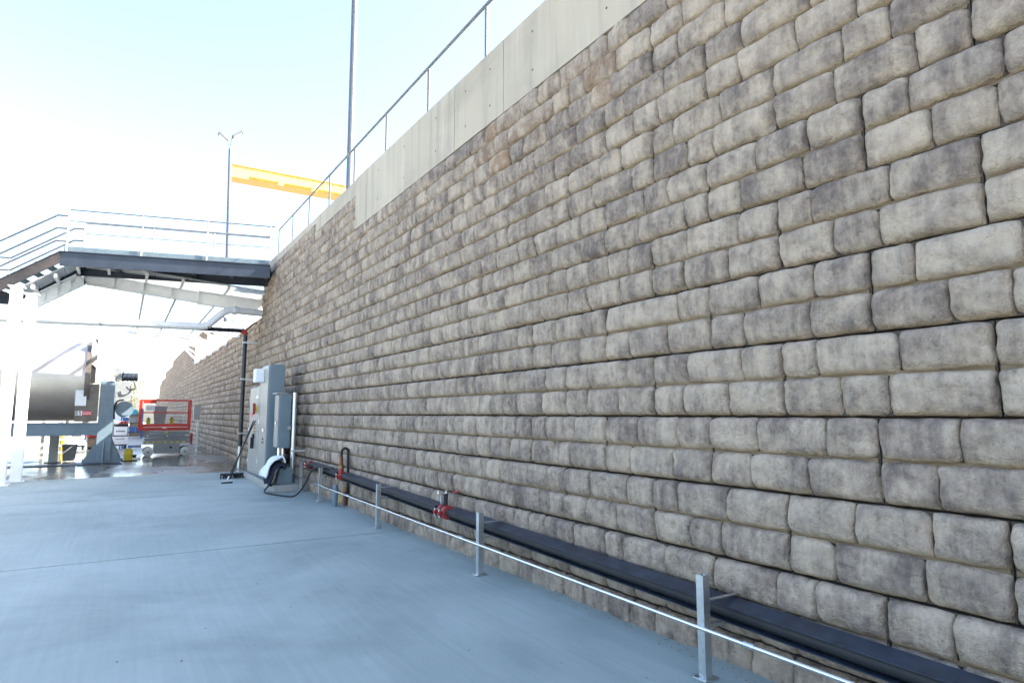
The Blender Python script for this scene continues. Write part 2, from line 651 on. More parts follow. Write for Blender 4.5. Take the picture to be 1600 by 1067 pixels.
def stone_grid(st, nu, nv, rng):
    ya, yb, za, zt, xf, bl, br, row = st
    gl = 0.004 if bl else 0.0
    gr = 0.004 if br else 0.0
    gb = 0.0055 if row == 0 else 0.003
    gt = 0.0055 if row == 1 else 0.002
    y0, y1, z0, z1 = ya + gl, yb - gr, za + gb, zt - gt
    wd, ht = y1 - y0, z1 - z0
    u = np.sin(np.linspace(-1, 1, nu) * math.pi / 2)
    v = np.sin(np.linspace(-1, 1, nv) * math.pi / 2)
    U, V = np.meshgrid(u, v)
    rc = rng.uniform(0.003, 0.013, 4) + (rng.random(4) < 0.10) * 0.010
    cor = np.where(U < 0, np.where(V < 0, rc[0], rc[1]), np.where(V < 0, rc[2], rc[3]))
    # rounded corners and wavering edges
    ph = rng.uniform(0, 6.28, 8)
    wav = 0.004 * np.sin(V * 3.1 + ph[0]) * np.abs(U) + 0.003 * np.sin(V * 7 + ph[1]) * np.abs(U)
    wavz = 0.0018 * np.sin(U * 3.7 + ph[2]) * np.abs(V) + 0.0012 * np.sin(U * 8 + ph[3]) * np.abs(V)
    Y = (y0 + y1) / 2 + U * (wd / 2 - cor * np.abs(V) ** 9) + np.where(np.abs(U) > 0.3, wav, 0) * 0.8
    Z = (z0 + z1) / 2 + V * (ht / 2 - cor * 0.7 * np.abs(U) ** 9) + wavz
    du = (1 - np.abs(U)) * wd / 2
    dv = (1 - np.abs(V)) * ht / 2
    eu = np.where(U < 0, rng.uniform(0.032, 0.066), rng.uniform(0.032, 0.066))
    ev = np.where(V < 0, rng.uniform(0.050, 0.080), rng.uniform(0.030, 0.050))
    q = lambda t: np.sqrt(np.maximum(0, 1 - (1 - np.minimum(t, 1)) ** 2))
    prof = q(du / eu) ** 0.9 * q(dv / ev) ** 0.9
    D = np.minimum(0.068, 0.050 + (0.016 if bl else 0) * (U < -0.5) + (0.016 if br else 0) * (U > 0.5) + (0.016 if row == 0 else 0.004) * (V < -0.5) + (0.012 if row == 1 else 0.0) * (V > 0.5))
    # the cast rock face: tilt, swell, scoops and a couple of split facets
    tilt = rng.uniform(-0.012, 0.012) * U + rng.uniform(-0.006, 0.012) * V
    rel = 0.006 * np.sin(U * rng.uniform(2, 4) + ph[4]) * np.sin(V * rng.uniform(1.5, 3) + ph[5]) + 0.004 * np.sin(U * 6.5 + V * 3 + ph[6]) + 0.003 * np.sin(V * 7 - U * 4 + ph[7])
    face = np.full_like(U, 0.0) + tilt + rel + rng.uniform(-0.006, 0.006)
    for _ in range(rng.integers(1, 4)):
        an = rng.uniform(0, 6.28)
        off = rng.uniform(0.35, 0.9)
        pl = off - (U * math.cos(an) + V * math.sin(an)) * 1.0
        face = np.minimum(face, face + np.minimum(0, pl) * rng.uniform(0.008, 0.03))
    if nu >= 9:
        face = face + rng.normal(0, 0.0016, U.shape)
    X = xf + D - prof * (D + face)
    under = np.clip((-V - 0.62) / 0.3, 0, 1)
    return np.stack([X, Y, Z], -1).reshape(-1, 3), under.reshape(-1)


FACE_CACHE = {}


def grid_faces(nu, nv):
    if (nu, nv) not in FACE_CACHE:
        i = np.arange((nu) * (nv)).reshape(nv, nu)
        a, b, c_, d = i[:-1, :-1], i[:-1, 1:], i[1:, 1:], i[1:, :-1]
        FACE_CACHE[(nu, nv)] = np.stack([a, d, c_, b], -1).reshape(-1, 4)
    return FACE_CACHE[(nu, nv)]


def stone_tone(st, rng):
    ya, yb, za, zt = st[:4]
    tone = float(np.clip(rng.normal(0.5, 0.28), 0, 1))
    rust = 0.0
    if za > 4.3 and 3.6 < ya < 6.2 and rng.random() < 0.55:
        rust = rng.uniform(0.1, 0.4)
    return (tone, float(rng.random()), rust, 1.0)


def np_mesh(name, V, F, tones, mat):
    me = bpy.data.meshes.new(name)
    me.vertices.add(len(V))
    me.vertices.foreach_set('co', V.astype(np.float32).ravel())
    nf = len(F)
    me.loops.add(nf * 4)
    me.loops.foreach_set('vertex_index', F.astype(np.int32).ravel())
    me.polygons.add(nf)
    me.polygons.foreach_set('loop_start', np.arange(0, nf * 4, 4, dtype=np.int32))
    me.polygons.foreach_set('loop_total', np.full(nf, 4, dtype=np.int32))
    me.polygons.foreach_set('use_smooth', np.ones(nf, dtype=bool))
    at = me.color_attributes.new('tone', 'FLOAT_COLOR', 'POINT')
    at.data.foreach_set('color', tones.astype(np.float32).ravel())
    me.materials.append(MATS[mat])
    me.update()
    me.validate()
    return me


wall = thing('retaining_wall', 'tall grey cast stone block retaining wall with pale concrete parapet along the yard', 'wall', (0.0, 10.0, 0.0))
WO = np.array([0.0, 10.0, 0.0])
accV, accF, accT, off = [], [], [], 0
for i, st in enumerate(stones):
    far = (st[0] + st[1]) / 2
    rng = np.random.default_rng(1000 + i)
    nu, nv = (19, 13) if i in single else ((12, 9) if far < 21 else ((8, 7) if far < 40 else (6, 5)))
    if i in single:
        nu = max(13, min(31, int(13 + (st[1] - st[0]) * 34)))
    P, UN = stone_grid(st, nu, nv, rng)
    F = grid_faces(nu, nv)
    tn = np.tile(np.array(stone_tone(st, rng)), (len(P), 1))
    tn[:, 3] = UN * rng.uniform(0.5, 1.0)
    if i in single:
        ctr = np.array([st[4], (st[0] + st[1]) / 2, (st[2] + st[3]) / 2])
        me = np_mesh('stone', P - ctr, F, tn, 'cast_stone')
        o = bpy.data.objects.new('stone', me)
        COL.objects.link(o)
        o.parent = wall
        o.location = Vector(ctr - WO)
    else:
        accV.append(P - WO)
        accF.append(F + off)
        accT.append(tn)
        off += len(P)
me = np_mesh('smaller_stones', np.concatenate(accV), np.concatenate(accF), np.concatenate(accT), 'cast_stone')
o = bpy.data.objects.new('smaller_stones', me)
COL.objects.link(o)
o.parent = wall
tag(o, kind='stuff')

# concrete behind the stones: block bodies, dark in the open joints, mortar-coloured in the grooves
SEG = [(WALL_Y0, 11.3), (11.3, 14.3), (14.3, 20.35), (20.35, 38.8), (38.8, 62), (62, 72), (72, 81), (81, WALL_Y1)]
core, groove, back = MB(), MB(), MB()
for c in courses:
    zb = Z3 + (c - 3) * PITCHZ
    xc = BAT * max(0, zb) / PITCHZ
    for a, b in SEG:
        top = wall_top((a + b) / 2)
        if zb > top - 0.05:
            continue
        zt = min(zb + PITCHZ, top)
        back.box(xc + 0.13, xc + 0.80, a, b - 0.001, max(zb, -0.25) + 0.0005, zt - 0.0005)
        kk = math.ceil((a - phase(c)) / LB) - 1
        while phase(c) + kk * LB < b:
            ya, yb = max(a, phase(c) + kk * LB + 0.004), min(b, phase(c) + (kk + 1) * LB - 0.004)
            if yb > ya + 0.02:
                core.box(xc + 0.059, xc + 0.129, ya, yb, max(zb, -0.25) + 0.006, zt - 0.006)
            kk += 1
        zm = zb + PITCHZ / 2
        if zm < zt - 0.05 and zm > 0:
            k0 = math.ceil((a - phase(c)) / LB) - 1
            y = phase(c) + k0 * LB
            while y < b:
                ya, yb = max(a, y + 0.012), min(b, y + LB - 0.012)
                if yb > ya + 0.02 and ya < 45:
                    groove.box(xc + 0.047, xc + 0.058, ya, yb, zm - 0.012, zm + 0.012)
                y += LB
back.build('backing', 'dark_gap', wall)
o = core.build('block_bodies', 'dark_gap', wall)
tag(o, kind='stuff')
o = groove.build('groove_fill', 'joint_mortar', wall)
tag(o, kind='stuff')

# cast concrete parapet on top, in panels; its top climbs gently along the yard
CJ = [0.18, 3.45, 5.87, 7.13, 10.65, 11.30, 14.30, 17.4, 20.35]


def par_top(y):
    return 5.80 + 0.0185 * y


for a, b in zip(CJ[:-1], CJ[1:]):
    zb = wall_top((a + b) / 2) + 0.002
    x0 = BAT * zb / PITCHZ + 0.012
    m = MB()
    ya, yb = a + 0.005, b - 0.005
    za, zb2 = par_top(a), par_top(b)
    ch = 0.02
    v = []
    for y, zt in ((ya, za), (yb, zb2)):
        v += [(x0, y, zb), (x0, y, zt - ch), (x0 + ch, y, zt), (x0 + 0.40, y, zt), (x0 + 0.40, y, zb)]
    f = [(0, 1, 2, 3, 4), (9, 8, 7, 6, 5)]
    for i in range(5):
        j = (i + 1) % 5
        f.append((i, i + 5, j + 5, j))
    m.add(v, f)
    pnl = m.build('parapet_panel', 'parapet_concrete', wall)
    if zb2 - zb > 0.5 and b - a > 1.0:
        ny = max(2, int((b - a) / 0.9))
        for iy in range(ny):
            yy = a + (iy + 0.5) * (b - a) / ny
            for zz in (zb + 0.22, par_top(yy) - 0.24):
                MB().tube([(x0 - 0.0015, yy, zz), (x0 + 0.02, yy, zz)], 0.013, 10).build('tie_hole', 'dark_gap', pnl)

# ------------------------------------------------------------------ railing on the parapet
RY = [1.2, 2.97, 4.74, 6.51, 8.28, 10.06, 11.83, 13.6, 15.4, 17.17, 18.95]
RX = 0.27
rail = thing('parapet_railing', 'grey steel handrail on slim posts along the top of the parapet', 'railing', (RX, 10, par_top(10)))
for y in RY:
    MB().tube([(RX, y, par_top(y) + 0.001), (RX, y, par_top(y) + 0.80)], 0.021, 10).build('post', 'rail_paint', rail, smooth=True)
MB().tube([(RX, y, par_top(y) + 0.822) for y in (0.3, 6, 12, 18.97)], 0.0225, 10).build('top_rail', 'rail_paint', rail, smooth=True)

# ------------------------------------------------------------------ footbridge and its stair
br = thing('footbridge', 'dark steel footbridge with pale railings and a short stair at its outer end', 'footbridge', (-2.5, 19.0, 5.3))
ZD = 5.76                       # deck level
PR, PL = Vector((-0.03, 18.45, 0)), Vector((-4.97, 19.67, 0))   # front edge, wall end and stair end
ax = (PL - PR).normalized()
nrm = Vector((-ax.y, ax.x, 0))
if nrm.y < 0:
    nrm = -nrm
WID = 1.25


def bp(s, t, z):
    """s metres from the wall end along the bridge, t metres across, height z"""
    q = PR + ax * s + nrm * t
    return Vector((q.x, q.y, z))


LEN = (PL - PR).length
o = MB().ibeam(bp(0, 0, ZD - 0.19), bp(LEN, 0, ZD - 0.19), 0.10, 0.38).build('main_beam', 'dark_beam', br)
o = MB().ibeam(bp(0, WID, ZD - 0.19), bp(LEN, WID, ZD - 0.19), 0.10, 0.38).build('main_beam', 'dark_beam', br)
for i in range(6):
    s = 0.15 + i * (LEN - 0.3) / 5
    MB().ibeam(bp(s, 0.06, ZD - 0.17), bp(s, WID - 0.06, ZD - 0.17), 0.08, 0.20).build('cross_beam', 'dark_beam', br)
MB().bar(bp(0.1, WID / 2, ZD - 0.16), bp(LEN - 0.1, WID / 2, ZD - 0.16), 0.06, 0.14).build('joist', 'dark_beam', br)
for i in range(5):
    s0, s1 = 0.02 + i * LEN / 5, (i + 1) * LEN / 5 - 0.012
    gr = MB()
    gr.bar(bp(s0, WID / 2, ZD - 0.010), bp(s1, WID / 2, ZD - 0.010), WID - 0.12, 0.010)
    nb = 26
    for j in range(nb):
        t = 0.08 + j * (WID - 0.16) / (nb - 1)
        gr.bar(bp(s0, t, ZD - 0.0305), bp(s1, t, ZD - 0.0305), 0.008, 0.03)
    gr.build('deck_panel', 'deck_brown', br)
for t in (0.055, WID - 0.055):
    MB().bar(bp(0.05, t, ZD + 0.075), bp(LEN - 0.05, t, ZD + 0.075), 0.008, 0.15).build('toe_board', 'toe_board', br)
for t in (0.0, WID):
    for i, s in enumerate((0.03, 1.66, 3.25, LEN - 0.12)):
        q = bp(s, t, 0)
        MB().tube([(q.x, q.y, ZD + 0.001), (q.x, q.y, ZD + 1.12)], 0.024 if i < 3 else 0.03, 8).build('post', 'post_grey', br, smooth=True)
    MB().tube([bp(-0.1 if t == 0 else 0.03, t, ZD + 1.12), bp(LEN - 0.1, t, ZD + 1.12)], 0.02, 8).build('top_rail', 'rail_paint', br, smooth=True)
    MB().tube([bp(0.03, t, ZD + 0.82), bp(LEN - 0.1, t, ZD + 0.82)], 0.014, 8).build('middle_rail', 'rail_paint', br, smooth=True)
# stair down to the landing
SL = 1.45
DZ = 0.98
for t in (0.0, WID):
    p0, p1 = bp(LEN, t, ZD - 0.02), bp(LEN + SL, t, ZD - DZ)
    d = Vector((0, 0, 0.30))
    m = MB()
    th = nrm * 0.02
    m.add([p0 - th, p1 - th, p1 - d - th, p0 - d - th, p0 + th, p1 + th, p1 - d + th, p0 - d + th],
          [(0, 1, 2, 3), (7, 6, 5, 4), (0, 4, 5, 1), (1, 5, 6, 2), (2, 6, 7, 3), (3, 7, 4, 0)])
    m.build('stair_stringer', 'brown_stringer' if t == 0 else 'dark_beam', br)
    tp = MB().bar(p0 + Vector((0, 0, 0.012)), p1 + Vector((0, 0, 0.012)), 0.09, 0.02, (0, 0, 1))
    tp.build('stringer_flange', 'dark_beam', br)
for i in range(5):
    s = LEN + 0.14 + i * SL / 5
    z = ZD - 0.12 - i * DZ / 5
    MB().bar(bp(s, 0.03, z), bp(s, WID - 0.03, z), 0.26, 0.03, (0, 0, 1)).build('tread', 'toe_board', br)
for t in (0.0, WID):
    for hh in (1.0, 0.66, 0.32):
        pts = [bp(LEN - 0.12, t, ZD + hh - 0.05), bp(LEN + 0.12, t, ZD + hh - 0.05), bp(LEN + SL + 0.1, t, ZD + hh - DZ - 0.02), bp(LEN + SL + 1.4, t, ZD + hh - DZ - 0.02)]
        MB().tube(pts, 0.027, 8).build('stair_rail', 'rail_paint', br, smooth=True)
    for s in (LEN + SL + 0.12, LEN + SL + 1.3):
        q = bp(s, t, 0)
        MB().tube([(q.x, q.y, ZD - DZ - 0.1), (q.x, q.y, ZD - DZ + 1.02)], 0.024, 8).build('post', 'post_grey', br, smooth=True)
MB().bar(bp(LEN + SL, 0.0, ZD - DZ - 0.15), bp(LEN + SL + 1.6, 0.0, ZD - DZ - 0.15), 0.10, 0.28).build('landing_beam', 'dark_beam', br)
MB().bar(bp(LEN + SL, WID, ZD - DZ - 0.15), bp(LEN + SL + 1.6, WID, ZD - DZ - 0.15), 0.10, 0.28).build('landing_beam', 'dark_beam', br)
MB().bar(bp(LEN + SL, WID / 2, ZD - DZ - 0.03), bp(LEN + SL + 1.6, WID / 2, ZD - DZ - 0.03), WID - 0.12, 0.03).build('landing_plate', 'grating_steel', br)
q0 = bp(LEN + SL + 0.03, 0, 0)


def column(x, y, zt, label, w_=0.21):
    c = thing('steel_column', label, 'column', (x, y, 0), 'white columns under the stair landing')
    m = MB()
    m.box(x - w_ / 2, x + w_ / 2, y - w_ / 2, y - w_ / 2 + 0.014, 0.036, zt)
    m.box(x - w_ / 2, x + w_ / 2, y + w_ / 2 - 0.014, y + w_ / 2, 0.036, zt)
    m.box(x - 0.006, x + 0.006, y - w_ / 2 + 0.014, y + w_ / 2 - 0.014, 0.036, zt)
    m.build('shaft', 'white_steel', c)
    bpz = MB().box(x - 0.18, x + 0.18, y - 0.18, y + 0.18, 0.002, 0.035).build('base_plate', 'white_steel', c, bevel=0.004)
    for sx in (-0.145, 0.145):
        for sy in (-0.145, 0.145):
            MB().tube([(x + sx, y + sy, 0.035), (x + sx, y + sy, 0.075)], 0.014, 6).build('anchor_bolt', 'galvanised', bpz)
    MB().box(x - 0.15, x + 0.15, y - 0.15, y + 0.15, zt + 0.001, zt + 0.02).build('cap_plate', 'white_steel', c)
    return c


column(-5.56, 17.80, 4.42, 'white steel column nearer the open floor, left of its twin')
column(-5.38, 18.75, 4.42, 'white steel column standing just behind and right of the other one')

# ------------------------------------------------------------------ steel canopy behind the bridge
cp = thing('steel_canopy', 'white steel gable frames of an open canopy behind the footbridge', 'canopy', (-2.7, 30, 0))
FY = [21.0, 34.0]
AP, EL, ER = (-4.50, 5.34), (-5.62, 4.52), (0.55, 4.95)
for i, y in enumerate(FY):
    mid = (-1.6, 5.08)
    MB().ibeam((AP[0], y, AP[1]), (EL[0], y, EL[1]), 0.16, 0.32).build('rafter', 'white_steel', cp)
    MB().ibeam((AP[0], y, AP[1]), (mid[0], y, mid[1]), 0.16, 0.34).build('rafter', 'white_steel', cp)
    MB().ibeam((mid[0] + 0.003, y, mid[1]), (ER[0], y, ER[1]), 0.16, 0.40).build('rafter', 'white_steel', cp)
    # splice plates and stiffeners
    MB().box(mid[0] - 0.012, mid[0] + 0.012, y - 0.10, y + 0.10, mid[1] - 0.26, mid[1] + 0.26).build('splice_plate', 'white_steel', cp)
    MB().box(AP[0] - 0.012, AP[0] + 0.012, y - 0.10, y + 0.10, AP[1] - 0.22, AP[1] + 0.22).build('splice_plate', 'white_steel', cp)
    for s in (0.25, 0.5, 0.75):
        for (a, b_) in ((AP, EL), (AP, mid)):
            x, z = a[0] + (b_[0] - a[0]) * s, a[1] + (b_[1] - a[1]) * s
            MB().box(x - 0.006, x + 0.006, y - 0.078, y + 0.078, z - 0.125, z + 0.125).build('stiffener', 'white_steel', cp)
    MB().ibeam((EL[0], y, 0.0), (EL[0], y, EL[1] - 0.02), 0.2, 0.2, up=(1, 0, 0)).build('column', 'white_steel', cp)
    MB().ibeam((ER[0] - 0.06, y, 4.46), (ER[0] - 0.06, y, ER[1] - 0.205), 0.2, 0.2, up=(1, 0, 0)).build('column', 'white_steel', cp)
for (x, z) in ((-5.5, 4.80), (-5.05, 5.14), (-4.6, 5.46), (-3.9, 5.50), (-3.0, 5.40), (-2.1, 5.33), (-0.9, 5.27), (0.2, 5.23)):
    MB().bar((x, 19.85, z), (x, 34.05 if x in (-3.0, -2.1, -0.9) else 21.05, z), 0.07, 0.10).build('purlin', 'white_steel', cp)  # three run on to the rear frame, added to stripe the drum with shadow
# corrugated sheets over the front bay
for j in range(4):
    xa, xb = -5.75 + j * 0.29, -5.75 + (j + 1) * 0.29 - 0.012
    za, zb_ = 4.74 + (xa + 5.75) * 0.735, 4.74 + (xb + 5.75) * 0.735
    MB().add([(xa, 19.8, za), (xb, 19.8, zb_), (xb, 22.3, zb_), (xa, 22.3, za), (xa, 19.8, za + 0.02), (xb, 19.8, zb_ + 0.02), (xb, 22.3, zb_ + 0.02), (xa, 22.3, za + 0.02)],
             [(0, 3, 2, 1), (4, 5, 6, 7), (0, 1, 5, 4), (1, 2, 6, 5), (2, 3, 7, 6), (3, 0, 4, 7)]).build('roof_sheet', 'roof_sheet', cp)
for j in range(6):
    xa, xb = -4.45 + j * 0.83, -4.45 + (j + 1) * 0.83 - 0.012
    za, zb_ = 5.60 - (xa + 4.45) * 0.07, 5.60 - (xb + 4.45) * 0.07
    MB().add([(xa, 19.95, za), (xb, 19.95, zb_), (xb, 22.3, zb_), (xa, 22.3, za), (xa, 19.95, za + 0.02), (xb, 19.95, zb_ + 0.02), (xb, 22.3, zb_ + 0.02), (xa, 22.3, za + 0.02)],
             [(0, 3, 2, 1), (4, 5, 6, 7), (0, 1, 5, 4), (1, 2, 6, 5), (2, 3, 7, 6), (3, 0, 4, 7)]).build('roof_sheet', 'roof_sheet', cp)
# stub posts along the wall ledge with struts
for y in (24.2, 27.5, 29.8, 32.3, 35.0, 38.0):
    MB().box(-0.16, 0.06, y - 0.10, y + 0.10, 4.28, 5.25).build('wall_post', 'white_steel', cp, bevel=0.004)
    MB().bar((-0.165, y, 4.85), (-0.75, y, 5.25), 0.08, 0.08).build('strut', 'white_steel', cp)
MB().bar((-0.68, 37.9, 5.05), (0.02, 37.9, 4.35), 0.08, 0.08).build('strut', 'white_steel', cp)

# ------------------------------------------------------------------ overhead pipe run
pp = thing('overhead_pipe', 'pale clad pipe crossing under the bridge and stepping up to the wall', 'pipe', (-3, 19.9, 3.9))
YP = 19.6
pts = [(-9.0, YP, 3.86), (-1.62, YP, 4.02), (-1.45, YP, 4.06), (-1.02, YP, 4.50), (-0.86, YP, 4.56), (0.02, YP + 0.25, 4.58)]
MB().tube(pts[:2] + [pts[2]], 0.105, 18).build('lower_run', 'white_lagging', pp, smooth=True)
MB().tube([pts[2], pts[3]], 0.10, 18).build('riser', 'white_lagging', pp, smooth=True)
MB().tube([pts[3], pts[4], pts[5]], 0.10, 18).build('upper_run', 'white_lagging', pp, smooth=True)
MB().tube([(-0.80, YP, 4.56), (-0.70, YP + 0.02, 4.56)], 0.125, 16).build('flange', 'white_lagging', pp, smooth=True)
MB().tube([(-4.0, YP, 3.97), (-3.96, YP, 3.97)], 0.115, 16).build('clamp', 'galvanised', pp, smooth=True)
bpip = thing('drop_pipe', 'black vertical pipe with a red elbow fixed to the stone wall', 'pipe', (-0.30, 20.2, 0))
BX, BY = -0.33, 20.25
MB().tube([(-1.7, YP + 0.28, 4.0), (BX - 0.14, BY, 4.06)], 0.062, 14).build('feed_run', 'black_pipe', bpip, smooth=True)
el = arc((BX - 0.12, BY, 3.94), 0.12, math.pi / 2, 0, (1, 0, 0), (0, 0, 1), 6)
MB().tube(el, 0.078, 14).build('elbow', 'valve_red', bpip, smooth=True)
MB().tube([(BX, BY, 3.93), (BX, BY, 0.62)], 0.062, 14).build('drop', 'black_pipe', bpip, smooth=True)
MB().tube([(BX, BY, 0.62), (BX, BY, -0.003)], 0.055, 14).build('foot_pipe', 'galvanised', bpip, smooth=True)
for z in (1.0, 2.6, 3.7):
    MB().bar((BX - 0.09, BY - 0.07, z), (0.02, BY - 0.07, z), 0.04, 0.045).build('wall_bracket', 'galvanised', bpip)
sp = thing('small_pipe', 'thin steel pipe bending from the red elbow up to the wall', 'pipe', (-0.2, 20.2, 4.0))
MB().tube(smooth_path([(-0.36, 20.32, 4.02), (-0.1, 20.4, 4.30), (0.0, 20.45, 4.36), (0.06, 20.9, 4.36)], 5), 0.022, 8).build('run', 'copper', sp, smooth=True)

# ------------------------------------------------------------------ stainless drum on its blue-grey stand
dr = thing('process_drum', 'large horizontal stainless drum on a blue grey steel stand', 'tank', (-7, 25.0, 0))
YD, ZC, RD = 25.05, 2.62, 1.27
n, seg = 2, 64
m = MB()
m.tube([(-12.0, YD, ZC), (-4.42, YD, ZC)], RD, seg)
m.build('drum_shell', 'stainless', dr, smooth=True)
for x in (-5.9, -7.4, -8.9):
    MB().tube([(x, YD, ZC), (x + 0.03, YD, ZC)], RD + 0.006, seg).build('seam_band', 'stainless', dr, smooth=True)
MB().tube([(-4.42, YD, ZC), (-4.28, YD, ZC)], RD + 0.06, seg).build('end_ring', 'panel_steel', dr, smooth=True)
MB().box(-4.27, -4.16, YD - 0.98, YD - 0.75, 2.55, 3.95).build('guard_plate', 'gap_filler', dr)
MB().add([(-4.34, YD - 1.0, 3.2), (-4.12, YD - 1.0, 3.0), (-4.14, YD - 1.0, 3.75), (-4.28, YD - 1.0, 4.05), (-4.34, YD - 0.97, 3.2), (-4.12, YD - 0.97, 3.0), (-4.14, YD - 0.97, 3.75), (-4.28, YD - 0.97, 4.05)],
         [(0, 1, 2, 3), (7, 6, 5, 4), (0, 4, 5, 1), (1, 5, 6, 2), (2, 6, 7, 3), (3, 7, 4, 0)]).build('guard_flap', 'pad_concrete', dr)
MB().box(-4.62, -4.02, 23.86, 23.90, 1.33, 2.50).build('side_panel', 'panel_steel', dr)
MB().box(-4.63, -4.34, 23.82, 23.858, 1.82, 2.52).build('label_board', 'sign_white', dr, bevel=0.003)
st = MB().box(-4.60, -4.42, 23.845, 23.857, 1.52, 1.66).build('maker_plate', 'sign_white', dr)
MB().box(-4.415, -4.17, 23.845, 23.857, 1.52, 1.66).build('maker_plate', 'sign_red', dr)
g1 = MB()
g1.box(-4.585, -4.535, 23.838, 23.844, 1.625, 1.645).box(-4.585, -4.567, 23.838, 23.844, 1.54, 1.6245).box(-4.566, -4.535, 23.838, 23.844, 1.54, 1.558).box(-4.553, -4.535, 23.838, 23.844, 1.559, 1.59)
g1.box(-4.505, -4.455, 23.838, 23.844, 1.625, 1.645).box(-4.505, -4.487, 23.838, 23.844, 1.595, 1.6245).box(-4.486, -4.455, 23.838, 23.844, 1.583, 1.60).box(-4.473, -4.455, 23.838, 23.844, 1.5565, 1.5825).box(-4.505, -4.455, 23.838, 23.844, 1.54, 1.556)
tag(g1.build('lettering', 'ink', st), kind='stuff')
g2 = MB()
for z in (1.615, 1.565):
    for k in range(6):
        g2.box(-4.395 + k * 0.036, -4.395 + k * 0.036 + 0.026, 23.838, 23.844, z - 0.012, z + 0.012)
tag(g2.build('lettering', 'sign_white', st), kind='stuff')
# frame
for y in (23.92, 26.1):
    MB().box(-12, -4.0, y, y + 0.20, 0.90, 1.27).build('side_beam', 'blue_grey_frame', dr, bevel=0.006)
MB().box(-12, -4.0, 23.90, 24.14, 1.272, 1.295).build('beam_flange', 'blue_grey_frame', dr)
for y in (23.90, 26.1):
    MB().box(-3.998, -3.60, y, y + 0.26, 0.032, 2.62).build('leg', 'blue_grey_frame', dr, bevel=0.008)
    MB().prism([(-3.998, 0.033), (-4.36, 0.033), (-3.998, 0.72)], 'y', y + 0.11, y + 0.14).build('gusset', 'blue_grey_frame', dr)
    MB().prism([(-3.60, 0.033), (-3.30, 0.033), (-3.60, 0.72)], 'y', y + 0.11, y + 0.14).build('gusset', 'blue_grey_frame', dr)
    MB().prism([(y, 0.033), (y - 0.32, 0.033), (y, 0.72)], 'x', -3.82, -3.79).build('gusset', 'blue_grey_frame', dr)
    MB().box(-4.42, -3.25, y - 0.38, y + 0.42, -0.003, 0.032).build('base_plate', 'dark_beam', dr)
MB().bar((-3.8, 24.17, 1.1), (-3.8, 26.08, 1.1), 0.2, 0.3).build('end_beam', 'blue_grey_frame', dr)
MB().box(-12, -3.9, 23.6, 24.3, -0.003, 0.02).build('floor_rail', 'dark_beam', dr)
# drive at the end of the drum
MB().prism([(-3.58, 1.75), (-3.25, 1.9), (-3.1, 2.25), (-3.2, 2.62), (-3.58, 2.62)], 'y', 24.2, 25.6).build('drive_housing', 'grey_plastic', dr, bevel=0.01)
MB().tube([(-3.30, 24.10, 1.72), (-3.30, 24.6, 1.72)], 0.26, 24).build('drive_motor', 'blue_grey_frame', dr, smooth=True)
MB().tube([(-3.30, 24.06, 1.72), (-3.30, 24.098, 1.72)], 0.20, 24).build('fan_cover', 'blue_grey_frame', dr, smooth=True)
MB().tube([(-3.45, 24.3, 2.78), (-2.98, 24.3, 2.78)], 0.13, 16).build('top_motor', 'dark_beam', dr, smooth=True)
for x in (-3.40, -3.28, -3.16, -3.04):
    MB().tube([(x, 24.3, 2.78), (x + 0.025, 24.3, 2.78)], 0.155, 16).build('motor_fin', 'dark_beam', dr, smooth=True)
MB().box(-3.62, -3.46, 24.2, 24.4, 2.64, 3.06).build('gearbox', 'grey_plastic', dr, bevel=0.012)
MB().tube(smooth_path([(-3.1, 24.2, 2.66), (-3.04, 24.12, 2.42), (-3.2, 24.08, 2.36), (-3.3, 24.1, 2.46)], 5), 0.022, 8).build('cable', 'black_rubber', dr, smooth=True)
MB().tube(smooth_path([(-3.34, 24.0, 2.02), (-3.52, 23.98, 1.96), (-3.58, 23.97, 1.7), (-3.56, 23.97, 1.4)], 5), 0.025, 8).build('cable', 'black_rubber', dr, smooth=True)

# items under and behind the drum stand
lad = thing('step_rack', 'pale shelved rack standing under the drum behind the white columns', 'rack', (-5.4, 29, 0))
for x in (-5.75, -5.05):
    MB().box(x - 0.05, x + 0.05, 28.4, 28.46, 0.0, 1.9).build('upright', 'grey_enclosure_door', lad)
for z in (0.15, 0.4, 0.62, 0.84, 1.06):
    MB().box(-5.699, -5.101, 28.35, 28.9, z, z + 0.03).build('shelf', 'sign_white', lad)
pst = thing('support_post', 'beige square post under the drum beam', 'post', (-5.15, 26.4, 0))
MB().box(-5.30, -5.06, 25.3, 25.5, 0.02, 0.899).build('shaft', 'pad_concrete', pst, bevel=0.006)
MB().box(-5.40, -4.96, 25.2, 25.6, -0.003, 0.02).build('foot_plate', 'dark_beam', pst)
bk = thing('grey_bin', 'small grey bin on the floor below the drum', 'bin', (-4.75, 26.0, 0))
MB().prism([(-4.95, 0.02), (-4.62, 0.02), (-4.58, 0.52), (-4.99, 0.52)], 'y', 25.75, 26.1).build('body', 'grey_plastic', bk, bevel=0.01)
MB().box(-5.01, -4.56, 25.73, 26.12, 0.522, 0.56).build('lid', 'grey_plastic', bk, bevel=0.008)


